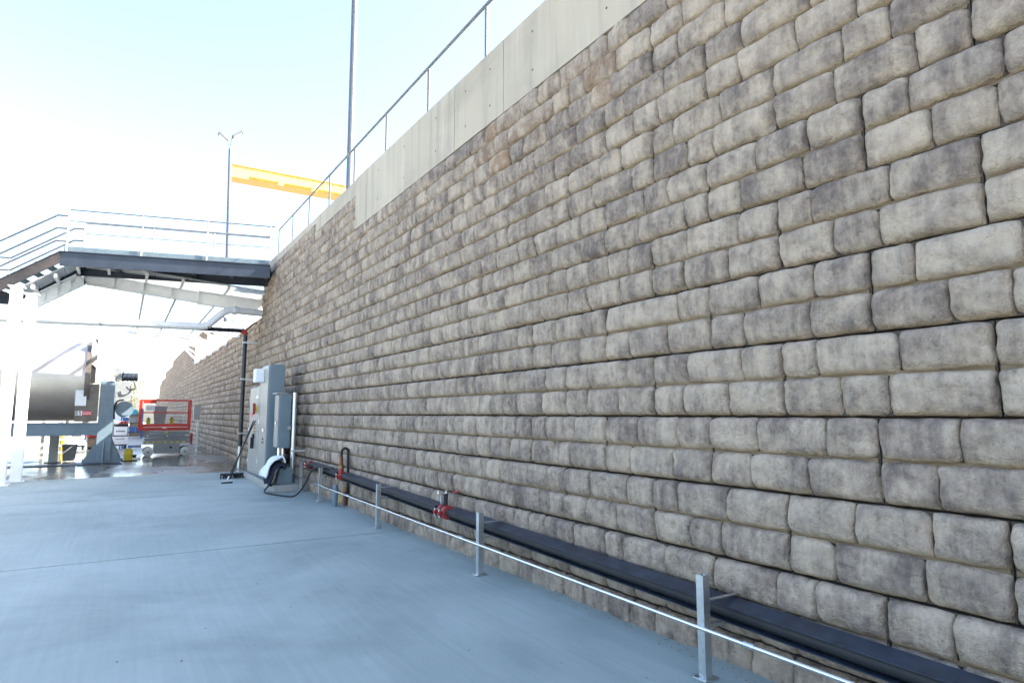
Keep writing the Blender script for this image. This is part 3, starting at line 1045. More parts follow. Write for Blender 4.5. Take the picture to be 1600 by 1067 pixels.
def machine_case(x, y, wd, ht, label, lamps):
    c = thing('equipment_case', label, 'equipment case', (x, y, 0), 'white fronted cases beyond the drum')
    b = MB().box(x - wd / 2, x + wd / 2, y, y + 0.7, 0.12, ht).build('case_body', 'gap_filler', c, bevel=0.015)
    h1 = ht * 0.50
    lo = MB().box(x - wd / 2 - 0.01, x + wd / 2 + 0.01, y - 0.05, y - 0.002, 0.17, h1 - 0.02).build('lower_panel', 'sign_white', c, bevel=0.01)
    hi = MB().box(x - wd / 2 + 0.03, x + wd / 2 - 0.03, y - 0.03, y - 0.002, h1 + 0.03, ht - 0.12).build('upper_panel', 'sign_white', c, bevel=0.01)
    t1 = MB()
    for k in range(7):
        t1.box(x - 0.19 + k * 0.055, x - 0.19 + k * 0.055 + 0.042, y - 0.054, y - 0.0505, h1 - 0.14, h1 - 0.11)
    tag(t1.build('lettering', 'ink', lo), kind='stuff')
    t2 = MB()
    for k in range(6):
        t2.box(x - 0.18 + k * 0.06, x - 0.18 + k * 0.06 + 0.046, y - 0.034, y - 0.0305, (h1 + ht) / 2 - 0.085, (h1 + ht) / 2 - 0.02 - 0.012 * (k % 2))
    tag(t2.build('lettering', 'ink', hi), kind='stuff')
    if lamps:
        MB().box(x - wd / 2 + 0.02, x + wd / 2 - 0.02, y + 0.02, y + 0.3, ht + 0.001, ht + 0.15).build('light_bar', 'grey_plastic', c, bevel=0.01)
        for dx in (0.02, 0.17):
            MB().tube([(x + dx, y - 0.005, ht + 0.075), (x + dx, y + 0.018, ht + 0.075)], 0.06, 14).build('lamp', 'lamp_red', c, smooth=True)
    for dx in (-wd / 2 + 0.08, wd / 2 - 0.08):
        for dy in (0.08, 0.62):
            MB().tube([(x + dx - 0.025, y + dy, 0.057), (x + dx + 0.025, y + dy, 0.057)], 0.06, 12).build('castor', 'black_rubber', c, smooth=True)
    return c


machine_case(-3.36, 34.5, 0.60, 1.10, 'white and black wheeled case with two red lamps on top', True)
machine_case(-5.02, 34.2, 0.66, 0.86, 'white and black wheeled case seen under the drum beam', False)
yb = thing('yellow_pump', 'small yellow pump on the wet floor beside the drum stand', 'pump', (-3.05, 24.9, 0))
MB().tube([(-3.1, 24.9, 0.03), (-3.1, 24.9, 0.36)], 0.13, 18).build('housing', 'bright_yellow', yb, smooth=True)
MB().tube([(-3.1, 24.9, 0.36), (-3.1, 24.9, 0.42)], 0.09, 18).build('cap', 'olive_yellow', yb, smooth=True)
MB().box(-3.3, -2.82, 24.75, 25.1, -0.003, 0.03).build('base', 'black_rubber', yb, bevel=0.008)
MB().tube([(-2.98, 24.9, 0.16), (-2.86, 24.9, 0.16)], 0.05, 12).build('outlet', 'black_rubber', yb, smooth=True)
bt = thing('red_bench', 'dark red low cabinet seen under the drum beam', 'cabinet', (-4.2, 35, 0))
MB().box(-4.62, -3.78, 34.6, 35.2, 0.06, 0.50).build('body', 'brown_box', bt, bevel=0.01)
MB().box(-4.66, -3.74, 34.55, 35.25, 0.502, 0.74).build('drawer_unit', 'valve_red', bt, bevel=0.01)
MB().box(-4.3, -4.1, 34.53, 34.548, 0.60, 0.66).build('label_plate', 'sign_white', bt)
MB().box(-4.6, -3.8, 34.65, 35.15, -0.003, 0.058).build('plinth', 'gap_filler', bt)
yl = thing('yellow_cylinder', 'yellow upright cylinder beside the rear white case', 'cylinder', (-5.5, 33.6, 0))
MB().tube([(-5.46, 33.4, -0.003), (-5.46, 33.4, 0.95), (-5.46, 33.4, 1.05)], 0.1, 16, radii=[0.1, 0.1, 0.05]).build('shell', 'bright_yellow', yl, smooth=True)
MB().tube([(-5.46, 33.4, 1.05), (-5.46, 33.4, 1.14)], 0.03, 10).build('valve', 'bronze', yl, smooth=True)

# far storage
rackc = thing('storage_rack', 'far rack of blue bins under a teal tarpaulin bundle', 'rack', (-2.8, 48, 0))
for x in (-3.35, -2.2):
    for y in (47.6, 48.6):
        MB().box(x - 0.04, x + 0.04, y - 0.04, y + 0.04, -0.003, 1.9).build('upright', 'blue_plastic', rackc)
for z in (0.35, 0.95, 1.45):
    MB().box(-3.40, -2.15, 47.65, 48.55, z, z + 0.05).build('shelf', 'dark_beam', rackc)
for z in (0.402, 1.002):
    for x in (-3.28, -2.90, -2.52):
        MB().prism([(x + 0.02, z), (x + 0.30, z), (x + 0.33, z + 0.33), (x - 0.01, z + 0.33)], 'y', 47.5, 48.4).build('bin', 'blue_plastic' if (x < -3 or z < 0.6) else 'grey_plastic', rackc)
tb = MB()
for i in range(3):
    tb.tube([(-3.3 + 0.3 * i, 47.6, 1.68), (-3.25 + 0.3 * i, 48.5, 1.70)], 0.19, 12)
tb.build('rolled_tarp', 'teal_plastic', rackc, smooth=True)
for k, (x, y, s, mt) in enumerate(((-1.95, 50.2, 0.5, 'brown_box'), (-3.4, 52.0, 0.9, 'sign_white'), (-2.5, 52.3, 0.7, 'brown_box'))):
    lab = ['brown carton on the floor right of the far rack', 'tall white crate behind the far rack', 'brown crate behind the far rack'][k]
    cr = thing('crate', lab, 'crate', (x, y, 0))
    h_ = s * (1.0 if k == 0 else 2.4)
    MB().box(x - s / 2, x + s / 2, y, y + s, -0.003, h_).build('body', mt, cr, bevel=0.012)
    for z in (0.12, h_ - 0.14):
        MB().box(x - s / 2 - 0.01, x + s / 2 + 0.01, y - 0.022, y - 0.002, z, z + 0.08).build('batten', mt, cr)

# ------------------------------------------------------------------ scissor lift
sl = thing('scissor_lift', 'red railed scissor lift with white wheels parked on the wet floor', 'scissor lift', (-1.95, 27.6, 0))
YF, YB = 27.2, 28.0
wx = (-2.45, -1.24)
for x in wx:
    for y in (YF, YB):
        wl = MB().tube([(x, y - 0.09, 0.162), (x, y - 0.075, 0.162), (x, y + 0.075, 0.162), (x, y + 0.09, 0.162)], 0.16, 24, radii=[0.145, 0.165, 0.165, 0.145]).build('wheel', 'tyre_white' if y == YF else 'gap_filler', sl, smooth=True)
        MB().tube([(x, y - 0.10, 0.162), (x, y - 0.0905, 0.162)], 0.05, 14).build('hub', 'lift_grey', wl, smooth=True)
MB().box(-2.27, -1.42, YF - 0.05, YB + 0.05, 0.10, 0.46).build('chassis', 'lift_grey', sl, bevel=0.015)
MB().tube([(-1.72, YF - 0.062, 0.32), (-1.72, YF - 0.051, 0.32)], 0.045, 14).build('key_switch', 'gap_filler', sl, smooth=True)
MB().box(-2.62, -1.06, YF - 0.03, YB + 0.03, 0.462, 0.56).build('upper_chassis', 'lift_grey', sl, bevel=0.01)
wp = MB()
for k in range(7):
    wp.box(-2.55 + k * 0.2, -2.45 + k * 0.2, YF - 0.036, YF - 0.0305, 0.49, 0.54)
tag(wp.build('warning_strip', 'bright_yellow', sl), kind='stuff')
for k in range(4):
    z0, z1 = 0.585 + k * 0.085, 0.61 + k * 0.085
    a, b = (z0, z1) if k % 2 == 0 else (z1, z0)
    for y in (YF + 0.02, YB - 0.02):
        MB().bar((-2.58, y, a + 0.02), (-1.10, y, b + 0.02), 0.05, 0.062).build('scissor_arm', 'lift_grey', sl)
for x in (-2.5, -1.2, -1.85):
    MB().tube([(x, YF - 0.02, 0.76), (x, YB + 0.02, 0.76)], 0.025, 10).build('pivot_bar', 'galvanised', sl, smooth=True)
MB().box(-1.95, -1.84, YF - 0.012, YF - 0.0055, 0.84, 0.90).build('decal', 'bright_yellow', sl)
pf = MB().box(-2.78, -1.10, YF - 0.02, YB + 0.02, 0.945, 1.02).build('platform', 'lift_red', sl, bevel=0.006)
for y in (YF - 0.03, YB + 0.012):
    MB().box(-2.78, -1.10, y, y + 0.018, 1.022, 1.19).build('kick_board', 'lift_red', sl)
MB().box(-2.66, -1.18, YF - 0.038, YF - 0.0305, 1.07, 1.085).build('stripe', 'sign_white', sl)
MB().box(-2.03, -1.90, YF - 0.038, YF - 0.0305, 1.03, 1.062).build('decal', 'sign_white', sl)
for x in (-2.77, -1.12):
    for y in (YF, YB):
        MB().bar((x, y, 0.945 if x < -2 else 1.02), (x, y, 2.06), 0.06 if x > -2 else 0.09, 0.05, (0, 1, 0)).build('rail_post', 'lift_red', sl)
for y in (YF, YB):
    for z in (2.08, 1.62):
        MB().bar((-2.80, y, z), (-1.09, y, z), 0.04, 0.045).build('guard_rail', 'lift_red', sl)
for x in (-2.77, -1.12):
    for z in (2.08, 1.62):
        MB().bar((x, YF + 0.025, z), (x, YB - 0.025, z), 0.04, 0.044).build('guard_rail', 'lift_red', sl)
MB().box(-2.70, -2.28, YF - 0.012, YF + 0.012, 1.96, 2.055).build('control_mount', 'lift_red', sl)
sg = MB().box(-2.62, -2.33, YF - 0.03, YF - 0.013, 1.68, 1.90).build('notice_board', 'sign_white', sl)
t1 = MB()
for r_ in range(3):
    for k in range(5):
        t1.box(-2.595 + k * 0.05, -2.595 + k * 0.05 + 0.036, YF - 0.034, YF - 0.0305, 1.72 + r_ * 0.055, 1.74 + r_ * 0.055)
tag(t1.build('lettering', 'ink', sg), kind='stuff')
MB().box(-1.055, -0.98, YF + 0.15, YF + 0.5, 0.40, 0.84).build('step_ladder', 'lift_red', sl, bevel=0.02)
hb = thing('tapered_bin', 'grey tapered bin standing on the red lift platform', 'bin', (-2.1, 27.6, 1.02))
MB().add([(-2.28, 27.4, 1.03), (-1.98, 27.4, 1.03), (-1.98, 27.75, 1.03), (-2.28, 27.75, 1.03), (-2.36, 27.34, 1.82), (-1.90, 27.34, 1.82), (-1.90, 27.8, 1.82), (-2.36, 27.8, 1.82)],
         [(0, 3, 2, 1), (4, 5, 6, 7), (0, 1, 5, 4), (1, 2, 6, 5), (2, 3, 7, 6), (3, 0, 4, 7)]).build('body', 'grey_plastic', hb, bevel=0.012)
MB().box(-2.38, -1.88, 27.32, 27.82, 1.822, 1.86).build('rim', 'grey_plastic', hb, bevel=0.006)
for x, lab in ((-2.50, 'yellow can on the lift platform beside the sign end'), (-1.72, 'yellow can on the lift platform right of the grey bin')):
    cn = thing('yellow_can', lab, 'can', (x, 27.5, 1.02), 'yellow cans on the lift platform')
    MB().tube([(x, 27.5, 1.022), (x, 27.5, 1.40)], 0.065, 14).build('body', 'olive_yellow', cn, smooth=True)
    MB().tube([(x, 27.5, 1.40), (x, 27.5, 1.44)], 0.03, 10).build('cap', 'gap_filler', cn, smooth=True)

# ------------------------------------------------------------------ wall box beyond the lift
wb = thing('junction_box', 'pale grey junction box on a steel post beyond the lift', 'electrical box', (-0.22, 34.5, 0))
MB().box(-0.38, -0.10, 34.4, 34.62, 1.30, 1.98).build('box_body', 'grey_enclosure_door', wb, bevel=0.012)
MB().box(-0.36, -0.12, 34.385, 34.398, 1.33, 1.95).build('box_door', 'grey_enclosure_door', wb, bevel=0.004)
MB().box(-0.20, -0.12, 34.48, 34.56, -0.003, 1.299).build('post', 'galvanised', wb)
MB().box(-0.28, -0.04, 34.40, 34.64, -0.003, 0.012).build('foot_plate', 'galvanised', wb)

# ------------------------------------------------------------------ electrical cabinets on their pad
pad = thing('equipment_pad', 'low concrete pad at the foot of the stone wall under the cabinets', 'concrete pad', (-0.35, 15, 0))
MB().box(-0.70, -0.005, 13.42, 16.95, 0.001, 0.14).build('pad_body', 'pad_concrete', pad, bevel=0.012)
cb = thing('control_cabinet', 'tall blue grey control cabinet with pale doors and a red handle', 'cabinet', (-0.45, 15, 0.14))
MB().box(-0.645, -0.33, 14.55, 15.45, 0.142, 2.66).build('tall_body', 'grey_enclosure', cb, bevel=0.012)
MB().box(-0.645, -0.33, 15.454, 16.75, 0.142, 2.22).build('low_body', 'grey_enclosure', cb, bevel=0.012)
MB().box(-0.672, -0.647, 14.57, 15.43, 0.20, 2.62).build('door', 'grey_enclosure_door', cb, bevel=0.006)
d2 = MB().box(-0.672, -0.647, 15.47, 16.10, 0.20, 2.19).build('door', 'grey_enclosure_door', cb, bevel=0.006)
d3 = MB().box(-0.672, -0.647, 16.11, 16.73, 0.20, 2.19).build('door', 'grey_enclosure_door', cb, bevel=0.006)
MB().box(-0.86, -0.673, 15.0, 15.32, 2.28, 2.58).build('cooling_unit', 'sign_white', cb, bevel=0.01)
MB().box(-0.70, -0.673, 15.72, 15.86, 1.60, 1.76).build('switch_plate', 'bright_yellow', d2, bevel=0.006)
MB().box(-0.76, -0.701, 15.77, 15.81, 1.56, 1.82).build('switch_handle', 'valve_red', d2, bevel=0.008)
for y, z in ((15.9, 1.32), (15.9, 1.24), (15.9, 1.16)):
    MB().tube([(-0.673, y, z), (-0.695, y, z)], 0.018, 10).build('indicator', 'bronze' if z > 1.2 else 'olive_yellow', d2, smooth=True)
MB().box(-0.72, -0.673, 14.72, 14.79, 1.17, 1.25).build('door_latch', 'bright_conduit', cb, bevel=0.008)
MB().box(-0.74, -0.673, 16.0, 16.07, 0.76, 1.02).build('door_latch', 'black_rubber', cb, bevel=0.01)
MB().box(-0.71, -0.673, 15.95, 16.09, 1.00, 1.10).build('padlock_hasp', 'black_rubber', cb, bevel=0.01)
for z in (1.02, 0.94):
    MB().box(-0.684, -0.673, 14.82, 14.95, z - 0.02, z + 0.02).build('label_plate', 'ink', cb)

for (yy, zs) in ((15.425, (0.5, 1.4, 2.3)), (16.725, (0.45, 1.2, 1.95))):
    for z in zs:
        MB().tube([(-0.678, yy, z - 0.045), (-0.678, yy, z + 0.045)], 0.011, 8).build('hinge', 'galvanised', cb, smooth=True)
MB().box(-0.677, -0.673, 16.25, 16.42, 1.50, 1.60).build('warning_label', 'sign_red', d3)
MB().box(-0.677, -0.673, 15.65, 15.95, 1.93, 2.0).build('name_plate', 'sign_white', d2)
dc = thing('disconnect_box', 'blue grey disconnect box mounted on two bright conduits', 'electrical box', (-0.5, 13.9, 0.5))
MB().box(-0.56, -0.325, 13.80, 14.22, 0.86, 1.99).build('box_body', 'grey_enclosure', dc, bevel=0.01)
MB().box(-0.584, -0.562, 13.82, 14.20, 0.88, 1.96).build('door', 'grey_enclosure_door', dc, bevel=0.006)
MB().box(-0.63, -0.40, 13.78, 14.24, 1.991, 2.012).build('rain_hood', 'grey_enclosure_door', dc)
MB().box(-0.62, -0.585, 13.86, 13.91, 1.33, 1.42).build('latch', 'bright_conduit', dc, bevel=0.006)
MB().tube([(-0.36, 13.799, 1.28), (-0.36, 13.75, 1.28)], 0.04, 12).build('conduit_hub', 'bright_conduit', dc, smooth=True)
for x in (-0.515, -0.435):
    MB().tube([(x, 13.93, 0.475), (x, 13.93, 0.859)], 0.032, 12).build('conduit', 'bright_conduit', dc, smooth=True)
gb = thing('gutter_box', 'low sloped grey junction box on the pad corner', 'electrical box', (-0.46, 13.7, 0.14))
MB().prism([(-0.60, 0.142), (-0.29, 0.142), (-0.29, 0.47), (-0.54, 0.47)], 'y', 13.62, 14.08).build('box_body', 'grey_enclosure', gb, bevel=0.008)
MB().add([(-0.67, 13.63, 0.142), (-0.575, 13.63, 0.46), (-0.575, 14.07, 0.46), (-0.67, 14.07, 0.142), (-0.688, 13.63, 0.147), (-0.593, 13.63, 0.468), (-0.593, 14.07, 0.468), (-0.688, 14.07, 0.147)],
         [(0, 1, 2, 3), (7, 6, 5, 4), (0, 4, 5, 1), (1, 5, 6, 2), (2, 6, 7, 3), (3, 7, 4, 0)]).build('open_lid', 'grey_enclosure_door', gb)
rc_ = thing('riser_conduit', 'thick galvanised conduit rising beside the disconnect box', 'conduit', (-0.26, 13.75, 0.14))
MB().tube([(-0.262, 13.78, 0.142), (-0.262, 13.78, 2.02)], 0.048, 14).build('pipe', 'galvanised', rc_, smooth=True)
MB().tube([(-0.262, 13.78, 0.145), (-0.262, 13.78, 0.34)], 0.056, 14).build('sleeve', 'blue_grey_frame', rc_, smooth=True)
MB().bar((-0.33, 13.725, 0.80), (-0.02, 13.725, 0.80), 0.03, 0.04).build('strap', 'galvanised', rc_)

# cloths thrown over the open lid


def cloth(name, label, mat, path, y0, y1, seed, amp, thick=0.012):
    rng = np.random.default_rng(seed)
    P = smooth_path(path, 7)
    ny = 16
    V, F = [], []
    ph = rng.uniform(0, 6.28, 6)
    for i, p in enumerate(P):
        s = i / (len(P) - 1)
        for j in range(ny):
            t = j / (ny - 1)
            k = amp * (math.sin(t * 11 + s * 3 + ph[0]) * 0.6 + math.sin(t * 19 - s * 5 + ph[1]) * 0.35 + math.sin(s * 14 + t * 4 + ph[2]) * 0.35)
            yy = y0 + (y1 - y0) * t + 0.02 * math.sin(s * 9 + ph[3])
            drop = 0.03 * (2 * t - 1) ** 2
            V.append((p.x - k * (0.3 + s), yy, p.z + k * (1 - 0.5 * s) - drop))
    n_ = len(P)
    for i in range(n_ - 1):
        for j in range(ny - 1):
            F.append((i * ny + j, i * ny + j + 1, (i + 1) * ny + j + 1, (i + 1) * ny + j))
    me = bpy.data.meshes.new(name)
    org = Vector(((V[0][0]), (y0 + y1) / 2, 0.47))
    me.from_pydata([tuple(Vector(v) - org) for v in V], [], F)
    me.materials.append(MATS[mat])
    me.polygons.foreach_set('use_smooth', [True] * len(me.polygons))
    o = bpy.data.objects.new(name, me)
    COL.objects.link(o)
    o.location = org
    md = o.modifiers.new('thick', 'SOLIDIFY')
    md.thickness = thick
    md2 = o.modifiers.new('sub', 'SUBSURF')
    md2.levels = md2.render_levels = 1
    tag(o, label, 'cloth')
    return o


cloth('white_cloth', 'crumpled white cloth thrown over the sloped junction box', 'white_cloth', [(-0.46, 0, 0.60), (-0.50, 0, 0.70), (-0.58, 0, 0.72), (-0.70, 0, 0.66), (-0.80, 0, 0.54), (-0.86, 0, 0.42), (-0.88, 0, 0.33)], 13.42, 13.90, 3, 0.03, 0.03)
cloth('dark_cloth', 'dark navy garment hanging below the white cloth', 'navy_cloth', [(-0.44, 0, 0.50), (-0.52, 0, 0.59), (-0.64, 0, 0.57), (-0.74, 0, 0.46), (-0.79, 0, 0.32), (-0.80, 0, 0.20), (-0.76, 0, 0.15)], 13.40, 13.86, 8, 0.03, 0.05)

# ------------------------------------------------------------------ broom and squeegee leaning on the cabinet
bm_ = thing('push_broom', 'black push broom with its handle leaning on the cabinet', 'broom', (-0.95, 17.2, 0))
MB().tube([(-0.98, 16.95, 0.10), (-0.70, 16.0, 1.40)], 0.014, 10).build('handle', 'black_rubber', bm_, smooth=True)
hd = MB().box(-1.24, -0.72, 16.90, 16.99, 0.085, 0.125).build('head', 'black_rubber', bm_, bevel=0.008)
brs = MB()
rr_ = random.Random(5)
for i in range(90):
    x = -1.23 + 0.5 * rr_.random()
    y = 16.905 + 0.08 * rr_.random()
    brs.bar((x, y, 0.0845), (x + rr_.uniform(-0.035, 0.035), y + rr_.uniform(-0.04, 0.04), 0.003), 0.012, 0.012, (0, 1, 0))
o = brs.build('bristles', 'black_bristle', bm_)
tag(o, kind='stuff')
sq = thing('floor_squeegee', 'floor squeegee with a long dark handle leaning across the broom', 'squeegee', (-1.2, 15.8, 0))
MB().tube([(-1.22, 15.78, 0.11), (-0.70, 15.74, 1.42)], 0.012, 10).build('handle', 'black_rubber', sq, smooth=True)
MB().tube([(-1.235, 15.78, 0.075), (-1.20, 15.78, 0.16)], 0.017, 10).build('socket', 'galvanised', sq, smooth=True)
MB().box(-1.36, -1.12, 15.765, 15.80, 0.035, 0.07).build('blade_holder', 'galvanised', sq, bevel=0.004)
MB().box(-1.36, -1.12, 15.778, 15.787, 0.002, 0.034).build('rubber_blade', 'black_rubber', sq)

# ------------------------------------------------------------------ fire pipe along the wall, valve, hydrant
fp = thing('wall_pipe', 'long black grooved pipe running low along the stone wall', 'pipe', (-0.12, 7, 0.49))
PX, PRD = -0.090, 0.044


def pz(y):
    return 0.308 + 0.019 * y


cuts = [0.2, 6.78, 10.82, 13.4]
for a, b in zip(cuts[:-1], cuts[1:]):
    MB().tube([(PX, a + 0.02, pz(a)), (PX, b - 0.02, pz(b))], PRD, 28).build('pipe_length', 'black_rubber', fp, smooth=True)


for a, b in ((0.2, 6.62), (6.95, 10.70), (10.95, 12.9)):
    prof = [(-0.030, 0.072), (-0.158, 0.044), (-0.158, 0.037), (-0.038, 0.062), (-0.038, -0.050), (-0.140, -0.053), (-0.140, -0.059), (-0.030, -0.058)]
    v = [(x, y, pz(y) + dz) for y in (a, b) for x, dz in prof]
    f = [tuple(range(8)), tuple(range(15, 7, -1))] + [(i, i + 8, (i + 1) % 8 + 8, (i + 1) % 8) for i in range(8)]
    MB().add(v, f).build('channel_cover', 'channel_paint', fp)


def coupling(root, y):
    z = pz(y)
    cpg = MB().tube([(PX, y - 0.035, z), (PX, y - 0.028, z), (PX, y + 0.028, z), (PX, y + 0.035, z)], 0.1, 28, radii=[0.062, 0.078, 0.078, 0.062]).build('coupling', 'valve_red', root, smooth=True)
    for s in (-1, 1):
        MB().box(PX - 0.10 * s - 0.022, PX - 0.10 * s + 0.022, y - 0.024, y + 0.024, z - 0.026, z + 0.026).build('bolt_lug', 'valve_red', cpg, bevel=0.008)
        MB().tube([(PX - 0.108 * s, y, z - 0.046), (PX - 0.108 * s, y, z + 0.046)], 0.010, 8).build('bolt', 'bright_conduit', cpg, smooth=True)
    return cpg


bv = thing('butterfly_valve', 'red butterfly valve with a silver lever on the wall pipe', 'valve', (PX, 6.78, 0.5))
coupling(bv, 6.725)
coupling(bv, 6.845)
zv = pz(6.78)
MB().tube([(PX, 6.762, zv), (PX, 6.808, zv)], 0.072, 24).build('valve_body', 'gap_filler', bv, smooth=True)
MB().tube([(PX, 6.785, zv + 0.08), (PX, 6.785, zv + 0.20)], 0.028, 14).build('valve_neck', 'black_rubber', bv, smooth=True)
MB().box(PX - 0.062, PX - 0.03, 6.77, 6.80, zv + 0.095, zv + 0.19).build('neck_tag', 'bright_conduit', bv)
lv = MB().box(PX - 0.10, PX + 0.11, 6.768, 6.802, zv + 0.202, zv + 0.214).build('lever_plate', 'bright_conduit', bv, bevel=0.003)
for x in (PX - 0.09, PX + 0.01):
    MB().tube([(x, 6.785, zv + 0.214), (x, 6.785, zv + 0.245)], 0.014, 10).build('bolt', 'bright_conduit', lv, smooth=True)
MB().bar((PX + 0.10, 6.785, zv + 0.215), (PX + 0.03, 6.50, zv + 0.262), 0.03, 0.016).build('lever_handle', 'valve_red', bv)

coupling(fp, 13.0)
hy = thing('hose_station', 'red and brass hose valve with a looped black hose against the wall', 'hose valve', (-0.15, 10.85, 0))
coupling(hy, 10.82)
hx = -0.12
MB().tube([(hx, 10.82, pz(10.8) + 0.05), (hx, 10.82, 0.66)], 0.042, 14).build('riser', 'valve_red', hy, smooth=True)
MB().tube([(hx, 10.82, 0.64), (hx, 10.82, 0.70)], 0.05, 8).build('union', 'bronze', hy, smooth=True)
MB().tube([(hx, 10.82, 0.70), (hx, 10.82, 0.84)], 0.03, 12).build('copper_stub', 'copper', hy, smooth=True)
loop = [(hx, 10.82, 0.84), (hx, 10.82, 0.93)] + arc((hx + 0.055, 10.80, 0.93), 0.055, math.pi, 0, (1, 0, 0), (0, 0, 1), 6)[1:] + [(hx + 0.11, 10.79, 0.62), (hx + 0.11, 10.78, 0.3), (hx + 0.10, 10.77, 0.12)]
MB().tube(loop, 0.022, 10).build('loop_hose', 'black_rubber', hy, smooth=True)
MB().tube([(-0.05, 10.80, 0.02), (-0.05, 10.80, 0.26)], 0.032, 12).build('drain_pipe', 'copper', hy, smooth=True)
MB().tube([(-0.05, 10.80, 0.26), (-0.05, 10.80, 0.34)], 0.04, 8).build('drain_valve', 'bronze', hy, smooth=True)
MB().bar((-0.13, 10.76, 0.08), (-0.13, 10.76, 0.27), 0.02, 0.012).build('valve_lever', 'bright_yellow', hy)
MB().tube([(-0.17, 10.95, 0.05), (-0.17, 10.95, 0.14), (-0.165, 10.95, 0.30), (-0.16, 10.95, 0.36)], 0.05, 14, radii=[0.04, 0.05, 0.05, 0.03]).build('filter_bowl', 'blue_grey_frame', hy, smooth=True)
MB().tube([(-0.17, 10.95, 0.001), (-0.17, 10.95, 0.05)], 0.04, 12).build('filter_foot', 'blue_grey_frame', hy, smooth=True)
hs = thing('floor_hose', 'black hose arching from the hose valve down to the concrete pad', 'hose', (-0.4, 12, 0))
hp = smooth_path([(-0.16, 10.9, 0.56), (-0.20, 11.25, 0.63), (-0.24, 11.75, 0.62), (-0.30, 12.1, 0.50), (-0.33, 12.3, 0.30), (-0.40, 12.45, 0.12), (-0.52, 12.5, 0.022), (-0.72, 12.85, 0.021), (-0.84, 13.3, 0.021), (-0.84, 13.55, 0.03), (-0.77, 13.62, 0.10), (-0.70, 13.66, 0.20)], 6)
MB().tube(hp, 0.016, 10).build('hose_run', 'black_rubber', hs, smooth=True)
hp2 = smooth_path([(-0.16, 10.93, 0.55), (-0.14, 11.4, 0.60), (-0.16, 11.9, 0.58), (-0.2, 12.5, 0.60), (-0.17, 12.9, 0.57)], 6)
MB().tube(hp2, 0.024, 10).build('upper_hose', 'black_rubber', hs, smooth=True)

# ------------------------------------------------------------------ guard posts with their thin rail
PO = [(-0.305, 2.755), (-0.283, 5.60), (-0.264, 8.56), (-0.235, 11.68), (-0.20, 13.30)]
labs = ['galvanised square guard post closest to the camera beside the black pipe', 'second galvanised guard post along the pipe, beyond the red valve side', 'galvanised guard post standing at the floor joint', 'galvanised guard post just left of the red hose valve', 'galvanised guard post against the concrete pad']
labs[1] = 'second galvanised guard post along the pipe, right of the red lever valve'
for (x, y), lb in zip(PO, labs):
    p = thing('guard_post', lb, 'post', (x, y, 0), 'galvanised posts along the wall pipe')
    hz_ = 0.60
    m = MB()
    a = 0.0275
    # open strut channel: back, two sides and turned lips
    m.box(x - a, x + a, y - a, y - a + 0.004, 0.012, hz_)
    m.box(x - a, x - a + 0.004, y - a + 0.004, y + a, 0.012, hz_)
    m.box(x + a - 0.004, x + a, y - a + 0.004, y + a, 0.012, hz_)
    m.box(x - a + 0.004, x - a + 0.014, y + a - 0.004, y + a, 0.012, hz_)
    m.box(x + a - 0.014, x + a - 0.004, y + a - 0.004, y + a, 0.012, hz_)
    m.build('channel', 'galvanised', p)
    bpl = MB().box(x - 0.06, x + 0.06, y - 0.05, y + 0.05, 0.001, 0.0115).build('base_plate', 'galvanised', p, bevel=0.002)
    for dx in (-0.045, 0.045):
        MB().tube([(x + dx, y, 0.0115), (x + dx, y, 0.03)], 0.008, 6).build('anchor_bolt', 'galvanised', bpl)
    zc = pz(y)
    MB().bar((x + a + 0.001, y, zc + 0.085), (-0.01, y, zc + 0.085), 0.03, 0.006).build('pipe_strap', 'galvanised', p)
    MB().bar((x + a + 0.001, y, zc - PRD - 0.02), (-0.02, y, zc - PRD - 0.02), 0.03, 0.02).build('pipe_bracket', 'galvanised', p)
rl = thing('guard_rail_pipe', 'thin bright conduit rail strung between the guard posts', 'rail', (-0.26, 7, 0.29))
pts = [(-0.345, 0.3, 0.30)] + [(x - 0.0275 - 0.0135 + 0.0 * y, y, 0.298) for x, y in PO]
MB().tube(pts + [(-0.26, 14.4, 0.30)], 0.0125, 12).build('conduit_run', 'bright_conduit', rl, smooth=True)
for y in (2.4, 5.95, 9.9):
    x = -0.335 + (y - 2.75) * 0.0085
    MB().tube([(x - 0.006, y - 0.035, 0.299), (x - 0.006, y + 0.035, 0.299)], 0.0175, 12).build('coupling', 'galvanised', rl, smooth=True)

